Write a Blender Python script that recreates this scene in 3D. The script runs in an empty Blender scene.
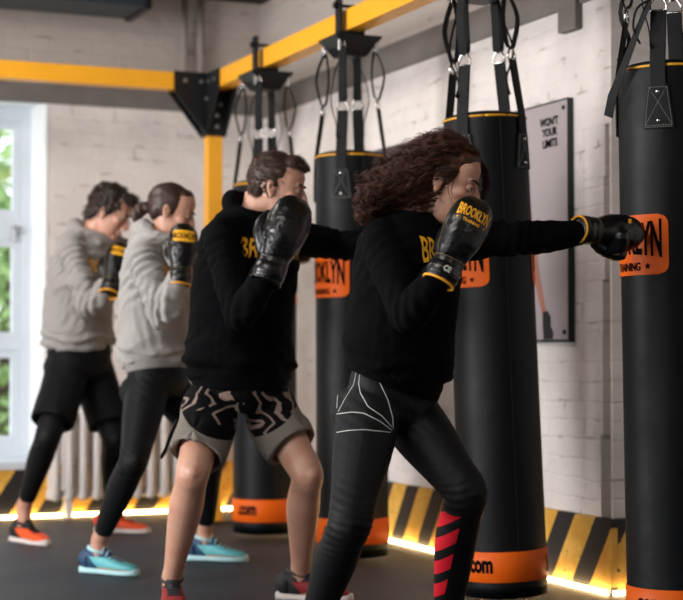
import bpy, bmesh, math, random
from mathutils import Vector, Matrix, noise
from mathutils.bvhtree import BVHTree
random.seed(7)
PI = math.pi
SC = bpy.context.scene
COL = SC.collection

# ------------------------------------------------------------------ camera, world, lights, exposure
CAMH, FPX = 0.92, 1650.0
TH = math.atan(52 / FPX)
FW = Vector((0.4007, 0.9162, 0)).normalized()          # camera heading on the floor
RT = Vector((FW.y, -FW.x, 0))
UPV = Vector((0, 0, 1))
cd = bpy.data.cameras.new('camera')
cam = bpy.data.objects.new('camera', cd); COL.objects.link(cam)
cd.sensor_width = 36; cd.lens = FPX / 683 * 36
cd.clip_end = 200
cam.location = (0, 0, CAMH)
cam.rotation_euler = (PI / 2 + TH, 0, -math.atan2(FW.x, FW.y))
cd.dof.use_dof = True; cd.dof.focus_distance = 4.85; cd.dof.aperture_fstop = 3.0
SC.camera = cam

def W(lat, d, z): return RT * lat + FW * d + UPV * z
def P(px, py, d):
    x = (px - 341.5) / FPX; y = (300 - py) / FPX
    h = math.cos(TH) - y * math.sin(TH); v = math.sin(TH) + y * math.cos(TH)
    t = d / h
    return W(x * t, d, CAMH + v * t)

wd = bpy.data.worlds.new('world'); SC.world = wd; wd.use_nodes = True
bg = wd.node_tree.nodes['Background']
bg.inputs[0].default_value = (0.86, 0.93, 1.0, 1); bg.inputs[1].default_value = 2.7

def area(name, loc, target, sx, sy, power, col):
    l = bpy.data.lights.new(name, 'AREA'); l.shape = 'RECTANGLE'; l.size = sx; l.size_y = sy
    l.energy = power; l.color = col
    o = bpy.data.objects.new(name, l); COL.objects.link(o)
    o.location = loc; o.rotation_euler = (Vector(target) - Vector(loc)).to_track_quat('-Z', 'Y').to_euler()
    return o
# daylight entering by the windows
for yy, pw in ((0.9, 14), (3.4, 52), (5.9, 240)):
    area('daylight_left_window', (-2.92, yy, 1.5), (3, yy + 0.6, 1.2), 1.5, 1.9, pw, (1.0, 0.97, 0.96))
# ceiling luminaires
area('ceiling_light', (2.6, 1.2, 2.85), (2.6, 1.2, 0), 1.6, 0.5, 12, (1.0, 0.86, 0.76))
area('ceiling_light', (0.9, 7.0, 2.9), (3.0, 7.4, 1.0), 1.2, 0.5, 34, (1.0, 0.92, 0.86))
area('ceiling_light', (0.4, 3.6, 2.9), (3.4, 5.4, 1.0), 1.2, 0.5, 40, (1.0, 0.92, 0.86))

SC.view_settings.view_transform = 'Standard'
SC.view_settings.look = 'None'
SC.view_settings.gamma = 1
SC.view_settings.use_curve_mapping = False
SC.view_settings.exposure = 0.12

# ------------------------------------------------------------------ materials
def lin(c):
    return tuple(((x / 255) / 12.92 if x / 255 <= 0.04045 else ((x / 255 + 0.055) / 1.055) ** 2.4) for x in c) + (1,)

class NT:
    def __init__(s, name):
        s.m = bpy.data.materials.new(name); s.m.use_nodes = True
        s.t = s.m.node_tree; s.b = s.t.nodes['Principled BSDF']
    def n(s, typ, **kw):
        nd = s.t.nodes.new(typ)
        for k, v in kw.items():
            if k.startswith('i_'):
                key = k[2:]
                key = int(key) if key.isdigit() else key.replace('_', ' ')
                nd.inputs[key].default_value = v
            else: setattr(nd, k, v)
        return nd
    def l(s, a, b): s.t.links.new(a, b)
    def math(s, op, a, b=None, c=None):
        nd = s.t.nodes.new('ShaderNodeMath'); nd.operation = op
        for i, v in enumerate((a, b, c)):
            if v is None: continue
            if isinstance(v, (int, float)): nd.inputs[i].default_value = v
            else: s.l(v, nd.inputs[i])
        return nd.outputs[0]
    def mix(s, f, a, b):
        nd = s.t.nodes.new('ShaderNodeMix'); nd.data_type = 'RGBA'
        for i, v in ((0, f), (6, a), (7, b)):
            if isinstance(v, (int, float)): nd.inputs[i].default_value = v
            elif isinstance(v, tuple): nd.inputs[i].default_value = v
            else: s.l(v, nd.inputs[i])
        return nd.outputs[2]
    def ramp(s, f, stops):
        nd = s.t.nodes.new('ShaderNodeValToRGB'); r = nd.color_ramp
        while len(r.elements) < len(stops): r.elements.new(0.5)
        for e, (p, c) in zip(r.elements, stops): e.position = p; e.color = c
        s.l(f, nd.inputs[0]); return nd.outputs[0]
    def coord(s, kind='Object'): return s.t.nodes.new('ShaderNodeTexCoord').outputs[kind]
    def noise(s, vec, scale, detail=4, rough=0.5):
        nd = s.n('ShaderNodeTexNoise'); nd.inputs['Scale'].default_value = scale
        nd.inputs['Detail'].default_value = detail; nd.inputs['Roughness'].default_value = rough
        if vec is not None: s.l(vec, nd.inputs['Vector'])
        return nd.outputs['Fac']
    def bump(s, h, strength, dist=0.01, prev=None):
        nd = s.t.nodes.new('ShaderNodeBump'); nd.inputs['Strength'].default_value = strength
        nd.inputs['Distance'].default_value = dist; s.l(h, nd.inputs['Height'])
        if prev is not None: s.l(prev, nd.inputs['Normal'])
        s.l(nd.outputs[0], s.b.inputs['Normal']); return nd.outputs[0]
    def set(s, **kw):
        for k, v in kw.items():
            k = k.replace('_', ' ')
            if isinstance(v, (int, float, tuple)): s.b.inputs[k].default_value = v
            else: s.l(v, s.b.inputs[k])
        return s

def simple(name, col, rough=0.6, metal=0.0, var=0.15, scale=30, bump=0.1, spec=0.5, sheen=0.0, bscale=None, coat=0.0):
    t = NT(name); c = lin(col); v = t.coord()
    f = t.noise(v, scale)
    d = tuple(x * (1 - var) for x in c[:3]) + (1,)
    u = tuple(min(1, x * (1 + var)) for x in c[:3]) + (1,)
    t.set(Base_Color=t.mix(f, d, u), Roughness=rough, Metallic=metal)
    t.b.inputs['Specular IOR Level'].default_value = spec
    if sheen: t.b.inputs['Sheen Weight'].default_value = sheen
    if coat: t.b.inputs['Coat Weight'].default_value = coat; t.b.inputs['Coat Roughness'].default_value = 0.15
    if bump: t.bump(t.noise(v, bscale or scale * 6, 3), bump, 0.003)
    return t.m

def wall_mat(name, axis, base=(230, 223, 218)):
    t = NT(name); v = t.coord()
    sep = t.n('ShaderNodeSeparateXYZ'); t.l(v, sep.inputs[0])
    cmb = t.n('ShaderNodeCombineXYZ'); t.l(sep.outputs[axis], cmb.inputs[0]); t.l(sep.outputs[2], cmb.inputs[1])
    wob = t.n('ShaderNodeTexNoise'); wob.inputs['Scale'].default_value = 3.5; t.l(cmb.outputs[0], wob.inputs['Vector'])
    mx = t.n('ShaderNodeVectorMath', operation='MULTIPLY_ADD'); t.l(wob.outputs['Color'], mx.inputs[0])
    mx.inputs[1].default_value = (0.075, 0.06, 0); t.l(cmb.outputs[0], mx.inputs[2])
    br = t.n('ShaderNodeTexBrick', i_Scale=1.0); t.l(mx.outputs[0], br.inputs['Vector'])
    br.inputs['Brick Width'].default_value = 0.25; br.inputs['Row Height'].default_value = 0.076
    br.inputs['Mortar Size'].default_value = 0.009; br.inputs['Mortar Smooth'].default_value = 0.8
    br.inputs['Color1'].default_value = (1, 1, 1, 1); br.inputs['Color2'].default_value = (0.8, 0.8, 0.8, 1)
    br.inputs['Mortar'].default_value = (0, 0, 0, 1)
    n1 = t.noise(cmb.outputs[0], 2.2, 6, 0.6); n2 = t.noise(cmb.outputs[0], 22, 5, 0.65)
    n3 = t.noise(cmb.outputs[0], 9, 3, 0.5)
    c = lin(base)
    dk = tuple(x * 0.80 for x in c[:3]) + (1,)
    col = t.mix(t.ramp(n1, [(0.35, (0, 0, 0, 1)), (0.65, (1, 1, 1, 1))]), dk, c)
    up = t.math('MULTIPLY', t.ramp(t.math('ADD', t.math('SUBTRACT', sep.outputs[2], 2.0), t.math('MULTIPLY', n3, 0.06)), [(.40, (0, 0, 0, 1)), (.50, (1, 1, 1, 1))]), .75)   # grey-brown above the lintel; light falloff near the ceiling is painted in
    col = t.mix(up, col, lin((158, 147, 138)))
    chip = t.math('MULTIPLY', t.math('GREATER_THAN', n2, 0.69), t.math('GREATER_THAN', n3, 0.53))
    col = t.mix(t.math('MULTIPLY', chip, 0.75), col, lin((122, 92, 76)))
    # open joints where the paint has cracked
    crack = t.math('MULTIPLY', t.math('LESS_THAN', br.outputs['Fac'], 2.0), t.math('MULTIPLY', br.outputs['Fac'], t.ramp(n3, [(0.55, (0, 0, 0, 1)), (0.72, (1, 1, 1, 1))])))
    col = t.mix(t.math('MULTIPLY', crack, 0.7), col, lin((120, 98, 86)))
    t.set(Base_Color=col, Roughness=0.75)
    mk = t.ramp(n1, [(0.38, (0.12, 0.12, 0.12, 1)), (0.62, (1, 1, 1, 1))])
    h = t.math('ADD', t.math('MULTIPLY', t.math('MULTIPLY', br.outputs['Fac'], mk), -0.5), t.math('ADD', t.math('MULTIPLY', n3, 1.3), t.math('MULTIPLY', n2, 0.5)))
    t.bump(h, 0.5, 0.014)
    return t.m

def stripe_mat(name, axis, sgn):
    t = NT(name); v = t.coord(); sep = t.n('ShaderNodeSeparateXYZ'); t.l(v, sep.inputs[0])
    a = t.math('MULTIPLY', sep.outputs[axis], sgn / 0.277)
    s = t.math('FRACT', t.math('ADD', t.math('SUBTRACT', a, t.math('MULTIPLY', sep.outputs[2], 0.66 / 0.277)), 20.35))
    m = t.math('GREATER_THAN', s, 0.47)
    n1 = t.noise(v, 45, 4); n2 = t.noise(v, 14, 3)
    yel = t.mix(t.ramp(n2, [(0.35, (0, 0, 0, 1)), (0.7, (1, 1, 1, 1))]), lin((206, 152, 52)), lin((226, 182, 88)))
    yel = t.mix(t.math('MULTIPLY', t.math('GREATER_THAN', n1, 0.66), t.math('GREATER_THAN', n2, 0.5)), yel, lin((40, 34, 26)))
    t.set(Base_Color=t.mix(m, lin((26, 25, 27)), yel), Roughness=0.6)
    t.bump(n1, 0.2, 0.003)
    return t.m

def emit_mat(name, col, strength):
    t = NT(name); t.set(Base_Color=(0.8, 0.8, 0.8, 1))
    t.b.inputs['Emission Color'].default_value = lin(col); t.b.inputs['Emission Strength'].default_value = strength
    return t.m

def floor_mat():
    t = NT('rubber_floor'); v = t.coord()
    n1 = t.noise(v, 1.5, 5); n2 = t.noise(v, 160, 2, 0.6); n3 = t.noise(v, 420, 2)
    base = t.mix(n1, lin((15, 21, 32)), lin((29, 38, 52)))
    base = t.mix(t.math('GREATER_THAN', n2, 0.70), base, lin((104, 108, 116)))
    t.set(Base_Color=base, Roughness=t.math('ADD', t.math('MULTIPLY', n1, 0.3), 0.42))
    t.bump(t.math('ADD', n2, n3), 0.5, 0.004)
    return t.m

def fabric_mat(name, col, var=0.25, heather=False, rough=0.9, sheen=0.25, spec=0.2):
    t = NT(name); v = t.coord(); c = lin(col)
    f = t.noise(v, 380 if heather else 90, 3)
    lo = tuple(x * (1 - var) for x in c[:3]) + (1,); hi = tuple(min(1, x * (1 + var)) for x in c[:3]) + (1,)
    t.set(Base_Color=t.mix(f, lo, hi), Roughness=rough)
    t.b.inputs['Sheen Weight'].default_value = sheen; t.b.inputs['Sheen Roughness'].default_value = 0.5
    t.b.inputs['Specular IOR Level'].default_value = spec
    w = t.noise(v, 14, 3, 0.55); k = t.noise(v, 600, 2)
    b1 = t.bump(w, 0.35, 0.02); t.bump(k, 0.25, 0.002, b1)
    return t.m

def skin_mat(name, col):
    t = NT(name); v = t.coord(); c = lin(col)
    n1 = t.noise(v, 18, 4); n2 = t.noise(v, 220, 3)
    red = (min(1, c[0] * 0.94), c[1] * 0.80, c[2] * 0.76, 1)
    t.set(Base_Color=t.mix(t.ramp(n1, [(0.42, (0, 0, 0, 1)), (0.75, (1, 1, 1, 1))]), c, red), Roughness=0.48)
    t.b.inputs['Subsurface Weight'].default_value = 0.18
    t.b.inputs['Subsurface Radius'].default_value = (0.012, 0.005, 0.003)
    t.b.inputs['Subsurface Scale'].default_value = 1.0
    t.bump(n2, 0.12, 0.002)
    return t.m

def leather_mat(name, col, rough=0.33, scale=60, crease=0.25):
    t = NT(name); v = t.coord(); c = lin(col)
    n1 = t.noise(v, 9, 4, 0.6); n2 = t.noise(v, scale, 5, 0.6)
    t.set(Base_Color=t.mix(n1, tuple(x * 0.8 for x in c[:3]) + (1,), tuple(x * 1.25 for x in c[:3]) + (1,)),
          Roughness=t.math('ADD', t.math('MULTIPLY', n1, 0.2), rough - 0.1))
    b1 = t.bump(n1, crease, 0.03); t.bump(n2, 0.15, 0.002, b1)
    return t.m

def hair_mat(name, root, tip, axis_vec=None, a0=0.0, a1=1.0):
    t = NT(name); v = t.coord()
    n1 = t.noise(v, 60, 3)
    if axis_vec is not None:
        dt = t.n('ShaderNodeVectorMath', operation='DOT_PRODUCT'); t.l(v, dt.inputs[0]); dt.inputs[1].default_value = axis_vec
        mr = t.n('ShaderNodeMapRange'); t.l(dt.outputs['Value'], mr.inputs[0]); mr.inputs[1].default_value = a0; mr.inputs[2].default_value = a1
        f = t.math('ADD', t.math('MULTIPLY', n1, 0.35), t.math('SUBTRACT', mr.outputs[0], 0.15)); 
        t.set(Base_Color=t.mix(t.math('MINIMUM', t.math('MAXIMUM', f, 0.0), 1.0), lin(root), lin(tip)))
    else:
        t.set(Base_Color=t.mix(n1, lin(root), lin(tip)))
    t.set(Roughness=0.45); t.b.inputs['Specular IOR Level'].default_value = 0.4
    return t.m

M = {}
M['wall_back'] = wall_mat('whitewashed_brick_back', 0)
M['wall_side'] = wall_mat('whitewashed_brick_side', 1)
M['concrete'] = simple('grey_concrete', (112, 106, 102), 0.85, var=0.3, scale=6, bump=0.5, bscale=40)
M['ceil'] = simple('dark_ceiling', (34, 35, 38), 0.85, var=0.3, scale=4, bump=0.3)
M['duct'] = simple('dark_painted_metal', (30, 42, 50), 0.5, var=0.2, scale=6)
M['floor'] = floor_mat()
M['str_back'] = stripe_mat('hazard_stripes_back', 0, 1)
M['str_side'] = stripe_mat('hazard_stripes_side', 1, -1)
M['led'] = emit_mat('warm_led', (255, 214, 150), 21)
M['yellow'] = simple('yellow_painted_steel', (236, 166, 36), 0.38, var=0.08, scale=10, bump=0.05)
M['steel'] = simple('black_steel', (22, 23, 26), 0.45, 0.3, var=0.2, scale=20)
M['bolt'] = simple('zinc_bolt', (170, 170, 172), 0.35, 0.9, var=0.1)
M['white'] = simple('white_window_paint', (206, 213, 220), 0.4, var=0.04, scale=8, bump=0.04)
M['plaster'] = simple('white_plaster', (236, 238, 240), 0.7, var=0.05, scale=12, bump=0.6, bscale=30)
M['radiator'] = simple('cream_radiator_paint', (206, 200, 196), 0.45, var=0.08, scale=8, bump=0.1)
M['old_paint'] = simple('old_pipe_paint', (142, 134, 127), 0.7, var=0.15, scale=8, bump=0.2)
M['vinyl'] = leather_mat('black_bag_vinyl', (6, 9, 12), 0.5, 90, 0.10); M['vinyl'].node_tree.nodes['Principled BSDF'].inputs['Specular IOR Level'].default_value = 0.2
M['webbing'] = simple('black_webbing', (8, 9, 10), 0.85, var=0.3, scale=200, bump=0.5, bscale=500)
M['thread'] = simple('pale_thread', (150, 148, 142), 0.8)
M['chrome'] = simple('chrome', (205, 205, 205), 0.2, 1.0, var=0.05)
M['piping'] = simple('yellow_piping', (222, 158, 34), 0.5)
M['orange'] = simple('orange_band_vinyl', (220, 92, 10), 0.5, var=0.1, scale=8, bump=0.06, spec=0.2)
M['ink'] = simple('black_print', (9, 8, 8), 0.8, spec=0.05)
M['yprint'] = simple('yellow_print', (240, 172, 24), 0.6)
M['wprint'] = simple('white_print', (200, 200, 196), 0.6)
M['gold'] = simple('dull_gold_piping', (98, 82, 42), 0.5)
M['glove'] = leather_mat('black_glove_leather', (9, 9, 11), 0.34, 80, 0.16)
M['hood_black'] = fabric_mat('black_cotton_fleece', (7, 8, 10), 0.3, sheen=0.0, spec=0.06)
M['hood_grey'] = fabric_mat('heather_grey_fleece', (150, 147, 144), 0.22, True)
M['hood_grey2'] = fabric_mat('warm_heather_grey_fleece', (142, 138, 134), 0.2, True)
M['rib_grey'] = fabric_mat('grey_ribbing', (134, 131, 128), 0.2, True)
M['shorts_black'] = fabric_mat('black_shorts_cloth', (7, 9, 11), 0.3, rough=0.7, sheen=0.0, spec=0.15)
M['legging'] = fabric_mat('black_stretch_knit', (9, 11, 14), 0.2, rough=0.6, sheen=0.0, spec=0.2)
M['skin_pale'] = skin_mat('skin_pale', (192, 148, 126))
M['skin_warm'] = skin_mat('skin_warm', (202, 154, 132))
M['eye_white'] = simple('eye_white', (190, 182, 176), 0.25, bump=0)
M['iris'] = simple('dark_iris', (44, 34, 28), 0.2, bump=0)
M['brow_dark'] = hair_mat('dark_brow', (30, 20, 15), (48, 32, 24))
M['hair_short'] = hair_mat('short_brown_hair', (34, 22, 17), (74, 49, 34))
M['hair_dark'] = hair_mat('dark_brown_hair', (24, 16, 13), (50, 33, 25))
M['hair_pony'] = hair_mat('chestnut_hair', (28, 18, 14), (66, 41, 30))
M['lip'] = simple('lip', (168, 100, 88), 0.45)

# ------------------------------------------------------------------ helpers
def tag(o, label=None, cat=None, group=None, kind=None):
    if label: o['label'] = label
    if cat: o['category'] = cat
    if group: o['group'] = group
    if kind: o['kind'] = kind
    return o
def empty(name, loc, label, cat, group=None, rot=(0, 0, 0)):
    o = bpy.data.objects.new(name, None); COL.objects.link(o); o.empty_display_size = 0.1
    o.location = loc; o.rotation_euler = rot
    return tag(o, label, cat, group)
def link_mesh(name, me, mats, parent=None, smooth=False):
    if not isinstance(mats, (list, tuple)): mats = [mats]
    for m in mats: me.materials.append(m)
    o = bpy.data.objects.new(name, me); COL.objects.link(o)
    if parent is not None: o.parent = parent
    if smooth: me.polygons.foreach_set('use_smooth', [True] * len(me.polygons))
    return o
def obj(name, bm, mats, parent=None, smooth=False, off=None):
    bmesh.ops.recalc_face_normals(bm, faces=bm.faces)
    if off is not None: bmesh.ops.translate(bm, verts=bm.verts, vec=-Vector(off))
    me = bpy.data.meshes.new(name); bm.to_mesh(me); bm.free()
    return link_mesh(name, me, mats, parent, smooth)
def bx(bm, x0, x1, y0, y1, z0, z1, bev=0.0, mi=0):
    r = bmesh.ops.create_cube(bm, size=1)
    vs = r['verts']
    for v in vs:
        v.co = Vector((x0 + (v.co.x + .5) * (x1 - x0), y0 + (v.co.y + .5) * (y1 - y0), z0 + (v.co.z + .5) * (z1 - z0)))
    fs = list({f for v in vs for f in v.link_faces})
    for f in fs: f.material_index = mi
    if bev:
        es = list({e for v in vs for e in v.link_edges})
        bmesh.ops.bevel(bm, geom=es, offset=bev, segments=2, affect='EDGES', profile=0.7)
    return vs
def xform(bm, vs, mat): bmesh.ops.transform(bm, matrix=mat, verts=vs)
def cyl(bm, a, b, r, r2=None, seg=20):
    a, b = Vector(a), Vector(b)
    q = (b - a).to_track_quat('Z', 'Y').to_matrix().to_4x4()
    mt = Matrix.Translation((a + b) / 2) @ q
    return bmesh.ops.create_cone(bm, cap_ends=True, segments=seg, radius1=r, radius2=r if r2 is None else r2, depth=(b - a).length, matrix=mt)['verts']
def ball(bm, c, rx, ry=None, rz=None, mat=None, seg=20):
    ry = rx if ry is None else ry; rz = rx if rz is None else rz
    m = Matrix.Translation(Vector(c)) @ (mat.to_4x4() if mat else Matrix.Identity(4)) @ Matrix.Diagonal((rx, ry, rz, 1))
    return bmesh.ops.create_uvsphere(bm, u_segments=seg, v_segments=max(8, seg // 2), radius=1, matrix=m)['verts']
def catmull(pts, n):
    out = []
    L = len(pts)
    for i in range(L - 1):
        p0 = pts[max(i - 1, 0)]; p1 = pts[i]; p2 = pts[i + 1]; p3 = pts[min(i + 2, L - 1)]
        for k in range(n):
            t = k / n
            out.append([0.5 * (2 * b + (-a + c) * t + (2 * a - 5 * b + 4 * c - d) * t * t + (-a + 3 * b - 3 * c + d) * t ** 3)
                        for a, b, c, d in zip(p0, p1, p2, p3)])
    out.append(list(pts[-1])); return out
def loft(bm, rings, seg=24, closed=True, pw=2.0, mi=0):
    """rings: (centre, side, a, b); a along side, b along the normal"""
    L = len(rings); prev = None; faces = []
    rows = []
    for i, (c, s, a, b) in enumerate(rings):
        t = (Vector(rings[min(i + 1, L - 1)][0]) - Vector(rings[max(i - 1, 0)][0]))
        if t.length < 1e-9: t = Vector((0, 0, 1))
        t.normalize(); s = Vector(s); s = (s - t * s.dot(t)).normalized(); n = t.cross(s)
        row = []
        for k in range(seg):
            an = 2 * PI * k / seg; ca, sa = math.cos(an), math.sin(an)
            x = math.copysign(abs(ca) ** (2 / pw), ca); y = math.copysign(abs(sa) ** (2 / pw), sa)
            row.append(bm.verts.new(Vector(c) + s * (a * x) + n * (b * y)))
        rows.append(row)
    for i in range(L - 1):
        for k in range(seg):
            f = bm.faces.new((rows[i][k], rows[i][(k + 1) % seg], rows[i + 1][(k + 1) % seg], rows[i + 1][k])); f.material_index = mi
    if closed:
        bm.faces.new(rows[0]).material_index = mi; bm.faces.new(rows[-1]).material_index = mi
    return rows
def limb(bm, pts, seg=18, n=5, side=None, flat=1.0):
    """pts: (Vector, r)"""
    k = catmull([list(p) + [r] for p, r in pts], n)
    d = Vector(k[-1][:3]) - Vector(k[0][:3])
    s = side or (Vector((0, 0, 1)).cross(d) if abs(d.normalized().z) < 0.9 else Vector((1, 0, 0)))
    loft(bm, [(Vector(q[:3]), s, q[3], q[3] * flat) for q in k], seg)
    ball(bm, k[0][:3], k[0][3] * 0.98); ball(bm, k[-1][:3], k[-1][3] * 0.98)
def tube(bm, pts, r, seg=6, smooth=0):
    if smooth: pts = [Vector(q) for q in catmull([list(p) for p in pts], smooth)]
    d = Vector(pts[-1]) - Vector(pts[0])
    s = Vector((0.31, 0.52, 0.79)).cross(d)
    if s.length < 1e-6: s = Vector((1, 0, 0))
    loft(bm, [(p, s, r, r) for p in pts], seg)
def ribbon(bm, pts, wdir, w, th):
    """webbing: flat band of width w along wdir"""
    loft(bm, [(p, wdir, w / 2, th / 2) for p in pts], 8, pw=6)
def mods_bake(name, bm, mats, parent, off, voxel, smooth, fn=None, fn_iter=None):
    me = bpy.data.meshes.new(name + '_src'); bm.to_mesh(me); bm.free()
    o = bpy.data.objects.new(name + '_src', me); COL.objects.link(o)
    m = o.modifiers.new('r', 'REMESH'); m.mode = 'VOXEL'; m.voxel_size = voxel
    if smooth:
        m = o.modifiers.new('s', 'SMOOTH'); m.factor = 0.5; m.iterations = smooth
    dg = bpy.context.evaluated_depsgraph_get(); dg.update()
    out = bpy.data.meshes.new_from_object(o.evaluated_get(dg))
    bpy.data.objects.remove(o); bpy.data.meshes.remove(me)
    out.name = name
    if fn:
        nrm = [Vector(v.normal) for v in out.vertices]
        for v, nn in zip(out.vertices, nrm):
            r = fn(v.co, nn)
            if isinstance(r, Vector): v.co += r
            elif r: v.co += nn * r
    world = [v.co.copy() for v in out.vertices]
    bvh = BVHTree.FromPolygons(world, [tuple(p.vertices) for p in out.polygons])
    out.transform(Matrix.Translation(-Vector(off)))
    ob = link_mesh(name, out, mats, parent, True)
    return ob, bvh
def strands_mesh(name, lines, r, mat, parent, off, taper=True):
    vs, fs = [], []
    for ln in lines:
        L = len(ln)
        if L < 2: continue
        base = len(vs)
        for i, p in enumerate(ln):
            t = (ln[min(i + 1, L - 1)] - ln[max(i - 1, 0)]).normalized()
            a = t.cross(Vector((0.3, 0.2, 0.93)));
            a = a.normalized() if a.length > 1e-6 else Vector((1, 0, 0))
            b = t.cross(a); rr = r * (1 - 0.7 * (i / (L - 1)) if taper else 1)
            for k in range(3):
                an = 2 * PI * k / 3
                vs.append(p - off + a * (rr * math.cos(an)) + b * (rr * math.sin(an)))
        for i in range(L - 1):
            for k in range(3):
                fs.append((base + i * 3 + k, base + i * 3 + (k + 1) % 3, base + (i + 1) * 3 + (k + 1) % 3, base + (i + 1) * 3 + k))
    me = bpy.data.meshes.new(name); me.from_pydata(vs, [], fs)
    return link_mesh(name, me, mat, parent, True)

_tc = {}
def text2d(s, size, bold=0.0, sx=1.0, maxe=0.02, arch=0.0):
    """triangulated text centred on 0: ([(u, v)], faces, width)"""
    key = (s, size, bold, sx, maxe, arch)
    if key in _tc: return _tc[key]
    c = bpy.data.curves.new('t', 'FONT'); c.body = s; c.size = size; c.offset = bold
    c.align_x = 'CENTER'; c.align_y = 'CENTER'; c.resolution_u = 3
    o = bpy.data.objects.new('t', c); COL.objects.link(o)
    dg = bpy.context.evaluated_depsgraph_get(); dg.update()
    me = bpy.data.meshes.new_from_object(o.evaluated_get(dg))
    bpy.data.objects.remove(o); bpy.data.curves.remove(c)
    bm = bmesh.new(); bm.from_mesh(me); bpy.data.meshes.remove(me)
    for v in bm.verts: v.co.x *= sx
    for _ in range(3):
        bmesh.ops.triangulate(bm, faces=bm.faces)
        es = [e for e in bm.edges if e.calc_length() > maxe]
        if not es: break
        bmesh.ops.subdivide_edges(bm, edges=es, cuts=1)
    bmesh.ops.triangulate(bm, faces=bm.faces)
    bm.verts.index_update()
    us = [v.co.x for v in bm.verts]; vs = [v.co.y for v in bm.verts]
    cx = (max(us) + min(us)) / 2; cy = (max(vs) + min(vs)) / 2; hw = (max(us) - min(us)) / 2
    uv = []
    for v in bm.verts:
        u, w = v.co.x - cx, v.co.y - cy
        uv.append((u, w * (1 + arch * (u / hw) ** 2)))
    r = (uv, [tuple(v.index for v in f.verts) for f in bm.faces], 2 * hw); bm.free()
    _tc[key] = r; return r
def star2d(r, cx=0, cy=0):
    uv = [(cx, cy)] + [(cx + (r if k % 2 == 0 else r * 0.42) * math.sin(k * PI / 5), cy + (r if k % 2 == 0 else r * 0.42) * math.cos(k * PI / 5)) for k in range(10)]
    return uv, [(0, k + 1, (k + 1) % 10 + 1) for k in range(10)], 2 * r
def shift2d(t, du, dv): return [(u + du, v + dv) for u, v in t[0]], t[1], t[2]
def merge2d(*ts):
    uv, fs = [], []
    for t in ts:
        b = len(uv); uv += t[0]; fs += [tuple(i + b for i in f) for f in t[1]]
    return uv, fs, 0
def place2d(name, t, fn, mat, parent, off=Vector()):
    pts = [fn(u, v) for u, v in t[0]]
    idx = {}; vs = []
    for i, p in enumerate(pts):
        if p is not None: idx[i] = len(vs); vs.append(p - Vector(off))
    fs = [tuple(idx[i] for i in f) for f in t[1] if all(i in idx for i in f)]
    if not fs: return None
    me = bpy.data.meshes.new(name); me.from_pydata(vs, [], fs)
    return link_mesh(name, me, mat, parent)
def proj(origin, ux, uy, bvh, offset=0.0015):
    """project (u, v) laid out in the plane ux, uy at origin onto a surface along the plane normal"""
    ux = ux.normalized(); n = ux.cross(uy).normalized(); uy = n.cross(ux)
    def f(u, v):
        o = origin + ux * u + uy * v + n * 0.5
        h = bvh.ray_cast(o, -n, 1.0)
        return None if h[0] is None else h[0] + n * offset
    return f
def rrect2d(w, h, r, nx=24, ny=30):
    """rounded rectangle as a grid"""
    uv, idx, fs = [], {}, []
    for j in range(ny + 1):
        for i in range(nx + 1):
            v = -h / 2 + h * j / ny
            inset = 0
            dv = abs(v) - (h / 2 - r)
            if dv > 0: inset = r - math.sqrt(max(0, r * r - dv * dv))
            hw = w / 2 - inset
            idx[i, j] = len(uv); uv.append((-hw + 2 * hw * i / nx, v))
    for j in range(ny):
        for i in range(nx): fs.append((idx[i, j], idx[i + 1, j], idx[i + 1, j + 1], idx[i, j + 1]))
    return uv, fs, w

# ------------------------------------------------------------------ room shell
XR, YB, YC, XR2 = 3.48, 9.15, 5.37, 4.6
ZC = 2.99
def struct(name, bm, mats, parent=None):
    o = obj(name, bm, mats, parent)
    if parent is None: tag(o, kind='structure')
    return o
b = bmesh.new(); bx(b, -3.2, 5, -3.2, 9.8, -0.1, 0); struct('floor', b, M['floor'])
b = bmesh.new(); bx(b, -3.2, 5, -3.2, 9.8, ZC, ZC + 0.1); struct('ceiling', b, M['ceil'])
WX0, WX1, WZ0, WZ1 = 0.72, 2.20, 0.30, 2.36
b = bmesh.new()
bx(b, -3.2, WX0, YB, YB + 0.45, 0, ZC); bx(b, WX1, 3.9, YB, YB + 0.45, 0, ZC)
bx(b, WX0, WX1, YB, YB + 0.45, 0, WZ0); bx(b, WX0, WX1, YB, YB + 0.45, WZ1, ZC)
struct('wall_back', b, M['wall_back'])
b = bmesh.new()   # right wall with a deep notch close to its end, added for dark shade
bx(b, XR, 3.95, YC + 0.20, YB, 0, ZC); bx(b, XR, 3.95, YC, YC + 0.014, 0, ZC)
bx(b, XR + 0.30, 3.95, YC + 0.014, YC + 0.20, 0, 2.3); bx(b, XR, 3.95, YC + 0.014, YC + 0.20, 1.80, ZC)
for i in range(9): bx(b, XR, XR + .30, YC + .046 + .006 * i + .006 * math.sin(i * 2.3), YC + 0.20, 1.60 - .2 * i, 1.80 - .2 * i, .004)
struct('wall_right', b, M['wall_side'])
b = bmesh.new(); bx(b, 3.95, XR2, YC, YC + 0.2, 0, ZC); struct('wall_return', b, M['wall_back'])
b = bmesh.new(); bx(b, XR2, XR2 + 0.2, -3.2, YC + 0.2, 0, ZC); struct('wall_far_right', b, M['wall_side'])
b = bmesh.new()
ys = [-3.2, 0.1, 1.7, 2.6, 4.2, 5.1, 6.7, YB]
for i in range(0, 8, 2): bx(b, -3.25, -3.0, ys[i], ys[i + 1], 0, ZC)
for i in range(1, 7, 2): bx(b, -3.25, -3.0, ys[i], ys[i + 1], 0, 0.5); bx(b, -3.25, -3.0, ys[i], ys[i + 1], 2.5, ZC)
struct('wall_left', b, M['wall_side'])
b = bmesh.new(); bx(b, -3.2, XR2 + .2, -3.4, -3.2, 0, ZC); struct('wall_front', b, M['wall_back'])
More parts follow.
